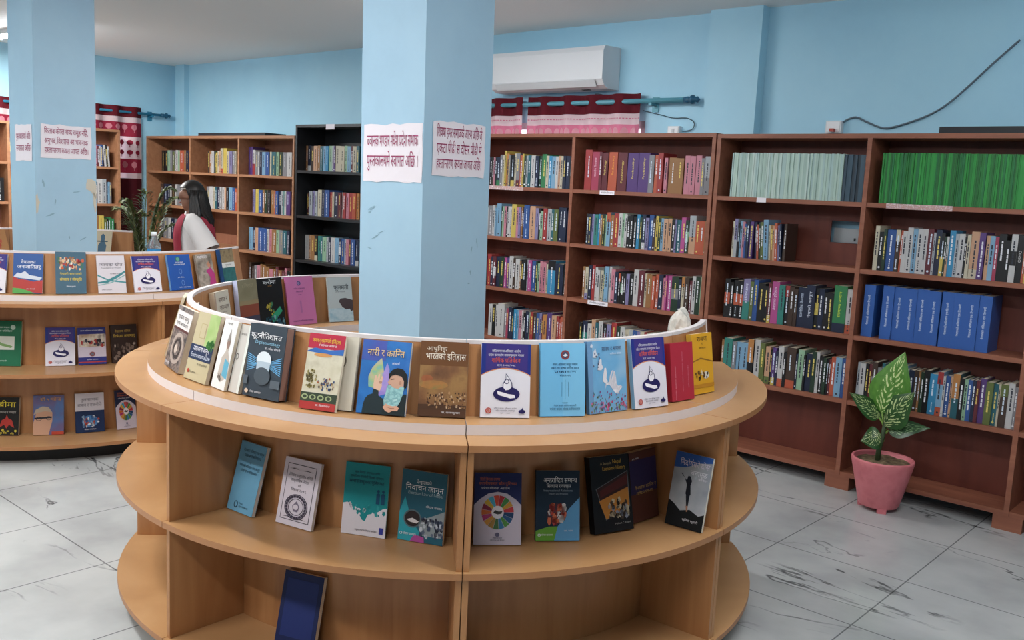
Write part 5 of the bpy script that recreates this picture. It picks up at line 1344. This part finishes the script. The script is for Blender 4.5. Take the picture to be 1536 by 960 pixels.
def variegated(c_dark, c_mid, c_light, amount):
    m, nt, b, add = nodes('variegated_leaf', .35)
    uv = add('ShaderNodeUVMap')
    sp = add('ShaderNodeSeparateXYZ')
    nt.links.new(uv.outputs[0], sp.inputs[0])
    def mth(op, a, b_=None):
        n = add('ShaderNodeMath', operation=op)
        for i, q in enumerate((a, b_)):
            if q is None: continue
            if isinstance(q, (int, float)): n.inputs[i].default_value = q
            else: nt.links.new(q, n.inputs[i])
        return n.outputs[0]
    av = mth('ABSOLUTE', mth('SUBTRACT', sp.outputs[0], .5))          # 0 at the midrib, .5 at the edge
    nz = add('ShaderNodeTexNoise', Scale=9, Detail=3)
    nt.links.new(uv.outputs[0], nz.inputs['Vector'])
    ph = mth('ADD', mth('SUBTRACT', mth('MULTIPLY', sp.outputs[1], 62), mth('MULTIPLY', av, 52)), mth('MULTIPLY', nz.outputs[0], 7))
    wv = mth('SINE', ph)
    lim = mth('MULTIPLY', mth('LESS_THAN', av, amount), mth('GREATER_THAN', av, .012))
    k = mth('MULTIPLY', mth('MULTIPLY', mth('GREATER_THAN', wv, .2), mth('GREATER_THAN', nz.outputs[0], .47)), lim)
    r1 = add('ShaderNodeMixRGB')
    r1.inputs[1].default_value = lin(c_dark); r1.inputs[2].default_value = lin(c_mid)
    nt.links.new(mth('MULTIPLY', nz.outputs[0], 1.2), r1.inputs[0])
    r2 = add('ShaderNodeMixRGB')
    nt.links.new(r1.outputs[0], r2.inputs[1])
    r2.inputs[2].default_value = lin(c_light)
    nt.links.new(k, r2.inputs[0])
    nt.links.new(r2.outputs[0], b.inputs['Base Color'])
    return m
def dieffenbachia():
    f0 = pz(1316, 767, 0)
    vd = Vector((f0.x, f0.y, 0)).normalized()
    c = f0 + vd * .06
    t = thing('potted_plant', 'variegated broad-leaf plant in a pink pot before the bookcase', 'plant', c)
    pink = NZ(('#cf7079', '#d97d84', '#c96a74'), 12, 3, .5)
    m = MB()
    m.lathe([(.001, .022), (.098, .022), (.104, .03), (.156, .25), (.160, .272), (.158, .281), (.152, .282), (.146, .279), (.143, .27), (.138, .25), (.001, .25)], pink, 36)
    m.build('pot', t)
    for k in range(3):
        m = MB()
        a = R(-100 + 120 * k)
        T = Matrix.Translation((.085 * math.cos(a), .085 * math.sin(a), 0)) @ Matrix.Rotation(a, 4, 'Z')
        m.prism([(-.014, 0), (.016, 0), (.02, .028), (-.02, .028)], -.022, .022, pink, T); m.build('foot', t)
    m = MB()
    rr = random.Random(2)
    pr = [(0, .263)]
    n = 20
    vs = [(0, 0, .268)] + [(r_ * math.cos(2 * math.pi * k / n), r_ * math.sin(2 * math.pi * k / n), .258 + rr.uniform(-.004, .006)) for r_ in (.06, .105, .1375) for k in range(n)]
    fs = [(0, 1 + k, 1 + (k + 1) % n) for k in range(n)] + [(1 + q * n + k, 1 + (q + 1) * n + k, 1 + (q + 1) * n + (k + 1) % n, 1 + q * n + (k + 1) % n) for q in range(2) for k in range(n)]
    m.add(vs, fs, NZ(('#4a3c2c', '#6b5a42', '#8a7a5c'), 40, 5, .9)); m.build('soil', t)
    def pp(x, y, off=0):
        """picture point on the upright plane through the pot, as a point relative to the pot"""
        d = ray(x, y)
        k = c.dot(vd) / d.dot(vd)
        q = EYEP + d * k + vd * off
        return q - c
    st = M('#3a5a2c', .5)
    lt = M('#7fa048', .5)
    m = MB(); m.tube([pp(1316, 692), pp(1318, 675), pp(1324, 655), pp(1328, 632)], [.015, .013, .012, .01], M('#2f4022', .6), 10); m.build('stem', t)
    A = variegated('#2a5f22', '#62963a', '#c9d69a', .27)
    B = variegated('#163a18', '#2c5a22', '#b5c28a', .34)
    C = variegated('#1c3a22', '#2c4f2c', '#7f9a70', .3)
    v = tuple(-vd)
    spec = [((1327, 640), (1322, 620), (1358, 525), .235, A, .0, (v[0] - .2, v[1], .2)),
            ((1329, 645), (1324, 638), (1372, 582), .20, B, -.07, (v[0] * .8 + .1, v[1] * .8, .7)),
            ((1326, 640), (1320, 628), (1275, 583), .125, B, -.05, (v[0] * .8 + .2, v[1] * .8, .6)),
            ((1329, 650), (1332, 646), (1395, 636), .125, C, -.06, (v[0] * .7, v[1] * .7, .7)),
            ((1325, 662), (1323, 655), (1292, 656), .14, B, -.05, (v[0] * .9, v[1] * .9, .3)),
            ((1328, 635), (1333, 615), (1346, 575), .10, C, .06, (v[0] * .5 + .4, v[1] * .5, .3))]
    for (s0, b0, tp, w, mt, off, nor) in spec:
        lf = leaf_mesh('leaf', t, pp(*b0), pp(tp[0], tp[1], off), w, mt, .01, nor)
        m = MB(); m.tube([pp(*s0), (pp(*s0) + pp(*b0)) / 2 + Vector((0, 0, .004)), pp(*b0) + (pp(*tp) - pp(*b0)) * .03], [.006, .005, .004], lt, 8); m.build('leaf_stalk', lf)
    return t
dieffenbachia()
def palm():
    p = at_depth(214, 330, 8.55)
    t = thing('potted_palm', 'feathery potted palm between the maroon curtain and the brown bookcase', 'plant', p)
    m = MB(); m.lathe([(.001, 0), (.12, 0), (.17, .3), (.18, .3), (.18, .33), (.165, .33), (.16, .3), (.001, .29)], M('#7a3f2f', .7), 26); m.build('pot', t)
    rr = random.Random(9)
    g = [M('#3f4f2a', .5), M('#55663a', .5), M('#2f3f22', .5), M('#77804f', .5)]
    S_ = CR.copy(); S_.z = 0; S_.normalize()
    Dv = Vector((-S_.y, S_.x, 0))
    for k, (hx, hy, top, reach, curl) in enumerate([(-.3, .1, 1.32, .3, .2), (.28, -.05, 1.42, .42, .12), (.12, -.2, 1.3, .2, .25), (-.12, -.15, 1.38, .2, .15), (.02, .2, 1.45, .1, .1), (.3, .12, 1.2, .34, .3), (-.26, -.05, 1.12, .3, .35), (.1, .05, 1.5, .28, .2), (-.34, .14, 1.2, .2, .2)]):
        pts = []
        for i in range(13):
            u = i / 12
            q = (S_ * hx + Dv * hy).normalized() * (reach * u ** 1.6)
            z = .3 + (top - .3) * math.sin(math.pi * .5 * min(1, u * 1.12)) - curl * max(0, u - .6) ** 1.5
            pts.append(q + Vector((0, 0, z)))
        m = MB(); m.tube(pts, [.008 - .0005 * i for i in range(13)], g[1], 6)
        fr = m.build('frond', t)
        m = MB()
        for i in range(10, 48):
            u = i / 48
            a = pts[int(u * 12)].lerp(pts[min(12, int(u * 12) + 1)], u * 12 % 1)
            tg = (pts[min(12, int(u * 12) + 1)] - pts[int(u * 12)]).normalized()
            sd = tg.cross(Vector((0, 0, 1)))
            if sd.length < .1: sd = S_.copy()
            sd.normalize()
            L = .2 * math.sin(math.pi * (.2 + .8 * u)) * rr.uniform(.8, 1.1)
            for sg in (-1, 1):
                d = (sd * sg * .8 + tg * .75 + Vector((0, 0, rr.uniform(-.15, .2)))).normalized()
                wv = .011
                nn = d.cross(Vector((0, 0, 1))).normalized() * wv
                b = a + d * L * .5 + Vector((0, 0, .01))
                e = a + d * L + Vector((0, 0, -L * .22))
                m.add([a, b + nn * .9, e, b - nn * .9], [(0, 1, 2, 3)], rr.choice(g))
        m.build('leaflets', fr)
    return t
palm()

# ------------------------------------------------------------------ the woman
def skin_body(name, verts, edges, radii, mat, parent, sub=2, root=0):
    me = bpy.data.meshes.new(name)
    me.from_pydata([tuple(v) for v in verts], edges, [])
    o = bpy.data.objects.new(name, me)
    COL.objects.link(o)
    md = o.modifiers.new('skin', 'SKIN')
    for i, d in enumerate(me.skin_vertices[0].data):
        r = radii[i]
        d.radius = r if isinstance(r, tuple) else (r, r)
        d.use_root = i == root
    o.modifiers.new('sub', 'SUBSURF').levels = sub
    dg = bpy.context.evaluated_depsgraph_get()
    dg.update()
    nm = bpy.data.meshes.new_from_object(o.evaluated_get(dg))
    bpy.data.objects.remove(o)
    nm.name = name
    nm.materials.clear()
    nm.materials.append(mat)
    for p in nm.polygons: p.use_smooth = True
    ob = bpy.data.objects.new(name, nm)
    COL.objects.link(ob)
    ob.parent = parent
    return ob
def loft(m, rings, mat, a0=0, a1=2 * math.pi, n=28, close=True):
    """rings: (cx, cy, z, rx, ry)"""
    vs = []
    k = n if close else n + 1
    for (cx, cy, z, rx, ry) in rings:
        for i in range(k):
            a = a0 + (a1 - a0) * i / n
            vs.append((cx + rx * math.cos(a), cy + ry * math.sin(a), z))
    fs = []
    for j in range(len(rings) - 1):
        for i in range(n if close else n):
            i2 = (i + 1) % k if close else i + 1
            fs.append((j * k + i, j * k + i2, (j + 1) * k + i2, (j + 1) * k + i))
    m.add(vs, fs, mat, True)
def woman():
    p = at_depth(292, 330, 7.62)
    t = thing('person', 'woman with long dark hair, white blouse and maroon tabard, head bowed', 'person', p, math.pi + .22)
    SK = M('#8a5f4a', .55)
    V, E, RD = [], [], []
    def node(q, r, par=None):
        V.append(q); RD.append(r)
        if par is not None: E.append((par, len(V) - 1))
        return len(V) - 1
    pel = node((0, 0, .84), (.12, .1))
    wa = node((.0, 0, .98), (.1, .085), pel)
    ch = node((.0, 0, 1.14), (.12, .09), wa)
    up = node((.005, 0, 1.25), (.1, .07), ch)
    nk = node((.02, 0, 1.325), .045, up)
    h1 = node((.035, 0, 1.385), (.058, .062), nk)
    h2 = node((.04, 0, 1.44), (.074, .08), h1)
    h3 = node((.028, 0, 1.5), (.062, .07), h2)
    chn = node((.088, 0, 1.365), .028, h1)
    ns = node((.118, 0, 1.418), .011, h2)
    for s in (1, -1):
        e0 = node((.02, .078 * s, 1.43), .014, h2)
        sh = node((.0, .15 * s, 1.245), .052, up)
        if s == 1:
            el = node((-.13, .2, 1.02), .038, sh); wr = node((.08, .2, .93), .024, el)
        else:
            el = node((.02, -.21, 1.0), .038, sh); wr = node((.2, -.12, .98), .024, el)
        dr = Vector((.08, -.03 * s, 0)).normalized()
        pm = node(Vector(V[wr]) + dr * .05, (.012, .03), wr)
        for f, (ofs, ln) in enumerate(((-.028, .05), (-.01, .062), (.009, .058), (.027, .045))):
            a = Vector(V[pm]) + Vector((.03, ofs, 0))
            k1 = node(a, .009, pm); k2 = node(a + Vector((ln * .55, 0, -.008)), .008, k1); node(a + Vector((ln * .9, 0, -.028)), .007, k2)
        tb = node(Vector(V[wr]) + Vector((.03, -.035 * s, .01)), .01, wr); node(Vector(V[wr]) + Vector((.07, -.045 * s, .0)), .008, tb)
        hp = node((0, .085 * s, .8), .085, pel)
        kn = node((.02, .09 * s, .45), .056, hp)
        an = node((0, .09 * s, .09), .036, kn)
        ft = node((.06, .095 * s, .04), .034, an); node((.15, .1 * s, .028), .026, ft)
    skin_body('body', V, E, RD, SK, t, 2, pel)
    # face: eyes, brows, mouth
    m = MB()
    for s in (1, -1):
        T = Matrix.Translation((.103, .032 * s, 1.442))
        m.lathe([(.0005, -.006), (.009, -.003), (.0105, 0), (.009, .003), (.0005, .006)], M('#e6e0da', .3), 10, T @ Matrix.Rotation(math.pi / 2, 4, 'Y'))
        m.lathe([(.0005, .0055), (.005, .0062), (.0005, .0075)], M('#20140f', .3), 10, T @ Matrix.Rotation(math.pi / 2, 4, 'Y'))
    m.build('eyes', t)
    m = MB(); m.tube([(.1, -.024, 1.385), (.112, 0, 1.387), (.1, .024, 1.385)], [.003, .006, .003], M('#8a4540', .5), 8); m.build('lips', t)
    WC = cloth('white_blouse_cloth', '#e2dedd')
    MR = cloth('maroon_tabard_cloth', '#9a3444')
    m = MB()
    loft(m, [(0, 0, .62, .165, .2), (0, 0, .84, .15, .185), (0, 0, .98, .128, .16), (0, 0, 1.12, .14, .175), (0, 0, 1.2, .132, .178), (.002, 0, 1.26, .105, .15), (.008, 0, 1.3, .068, .085), (.014, 0, 1.325, .054, .056)], WC)
    m.build('blouse', t)
    for s in (1, -1):
        sh = Vector((.0, .135 * s, 1.255))
        el = Vector((-.125, .2, 1.035)) if s == 1 else Vector((.02, -.207, 1.02))
        m = MB(); m.tube([sh + Vector((0, -.03 * s, .012)), sh + Vector((0, .012 * s, -.01)), sh.lerp(el, .45), sh.lerp(el, .98)], [.055, .07, .078, .09], WC, 16, False); m.build('sleeve', t)
    m = MB()
    rings = [(0, 0, .66, .182, .215), (0, 0, .84, .166, .2), (0, 0, .98, .145, .176), (0, 0, 1.12, .157, .19), (0, 0, 1.2, .149, .19), (.002, 0, 1.265, .118, .16), (.006, 0, 1.3, .085, .105)]
    loft(m, rings, MR, R(-62), R(58), 16, False)
    loft(m, rings, MR, R(125), R(238), 16, False)
    m.build('tabard', t)
    m = MB()
    TR = M('#2b2d3a', .8)
    for s in (1, -1):
        m2 = MB(); m2.tube([(0, .075 * s, .84), (.01, .088 * s, .62), (.02, .09 * s, .45), (0, .09 * s, .1)], [.1, .095, .075, .065], TR, 18, False); m2.build('trouser_leg', t)
        m2 = MB(); m2.tube([(-.045, .09 * s, .04), (0, .09 * s, .045), (.08, .096 * s, .038), (.17, .1 * s, .028), (.19, .1 * s, .025)], [.035, .042, .042, .032, .012], M('#1d1b1c', .5), 14); m2.build('shoe', t)
    # hair: a cap over the skull and long locks down the back and past the near cheek
    HR = M('#17110f', .45)
    m = MB()
    n = 22
    vs, fs = [], []
    for j in range(9):
        th = math.pi * .5 * j / 8 * 1.25
        for i in range(n):
            a = 2 * math.pi * i / n
            cut = 1.0
            rx, ry, rz = .098, .092, .1
            z = math.cos(th) * rz
            x, y = math.sin(th) * rx * math.cos(a), math.sin(th) * ry * math.sin(a)
            if math.cos(a) > .35 and z < .045: z = .045 + .1 * (z - .045); x *= .98
            vs.append((.018 + x, y, 1.462 + z))
    fs = [(j * n + i, j * n + (i + 1) % n, (j + 1) * n + (i + 1) % n, (j + 1) * n + i) for j in range(8) for i in range(n)]
    m.add(vs, fs, HR, True)
    rr = random.Random(3)
    for k in range(24):
        a = R(92 + 176 * k / 23)
        x0, y0 = .012 + .086 * math.cos(a), .084 * math.sin(a)
        ln = rr.uniform(.3, .4)
        pts = [(x0, y0, 1.485), (x0 * 1.05 - .004, y0 * 1.05, 1.42), (x0 * .95 - .03, y0 * .98, 1.34), (-.075 - .04 * abs(math.cos(a)) + rr.uniform(-.02, .01), y0 * .8, 1.26), (-.09 + rr.uniform(-.05, .02), y0 * .6 + rr.uniform(-.02, .02), 1.47 - ln)]
        m.tube(pts, [.016, .02, .022, .018, .005], HR, 7)
    for k in range(4):
        y0 = .078 + .005 * k
        m.tube([(.0 - .008 * k, y0, 1.48), (.012 - .012 * k, y0 + .012, 1.42), (.015 - .02 * k, y0 + .03, 1.33), (.02 - .024 * k, y0 + .075, 1.25), (.03 - .03 * k, y0 + .105, 1.17 + .012 * k)], [.012, .016, .015, .01, .003], HR, 7)
    m.build('hair', t)
woman()

# ------------------------------------------------------------------ ceiling tube lamps
def tube_lamp(x, y, rot, watts, i):
    t = thing('tube_lamp', 'white ceiling tube lamp', 'lamp', (x, y, CEIL - .075), rot - TH, 'ceiling tube lamps')
    m = MB(); m.box((-.62, -.035, .035), (.62, .035, .0745), M('#e4e6e6', .5)); m.build('housing', t)
    m = MB(); m.tube([(-.59, 0, .018), (.59, 0, .018)], .014, emit('#f4f8ff', 50), 12); m.build('tube', t)
    for s in (-1, 1):
        m = MB(); m.box((s * .605 - .012, -.018, 0), (s * .605 + .012, .018, .0348), M('#d5d8d8', .5)); m.build('lamp_holder', t)
    l = bpy.data.lights.new('tube_light', 'AREA')
    l.shape = 'RECTANGLE'
    l.size, l.size_y = 1.16, .06
    l.energy = watts
    l.color = (1, .98, .95)
    o = bpy.data.objects.new('tube_light', l)
    COL.objects.link(o)
    o.parent = t
    o.location = (0, 0, -.004)
for i, (x, y, r_, w_) in enumerate(LAMPS): tube_lamp(x, y, r_, w_, i)
bpy.context.view_layer.update()
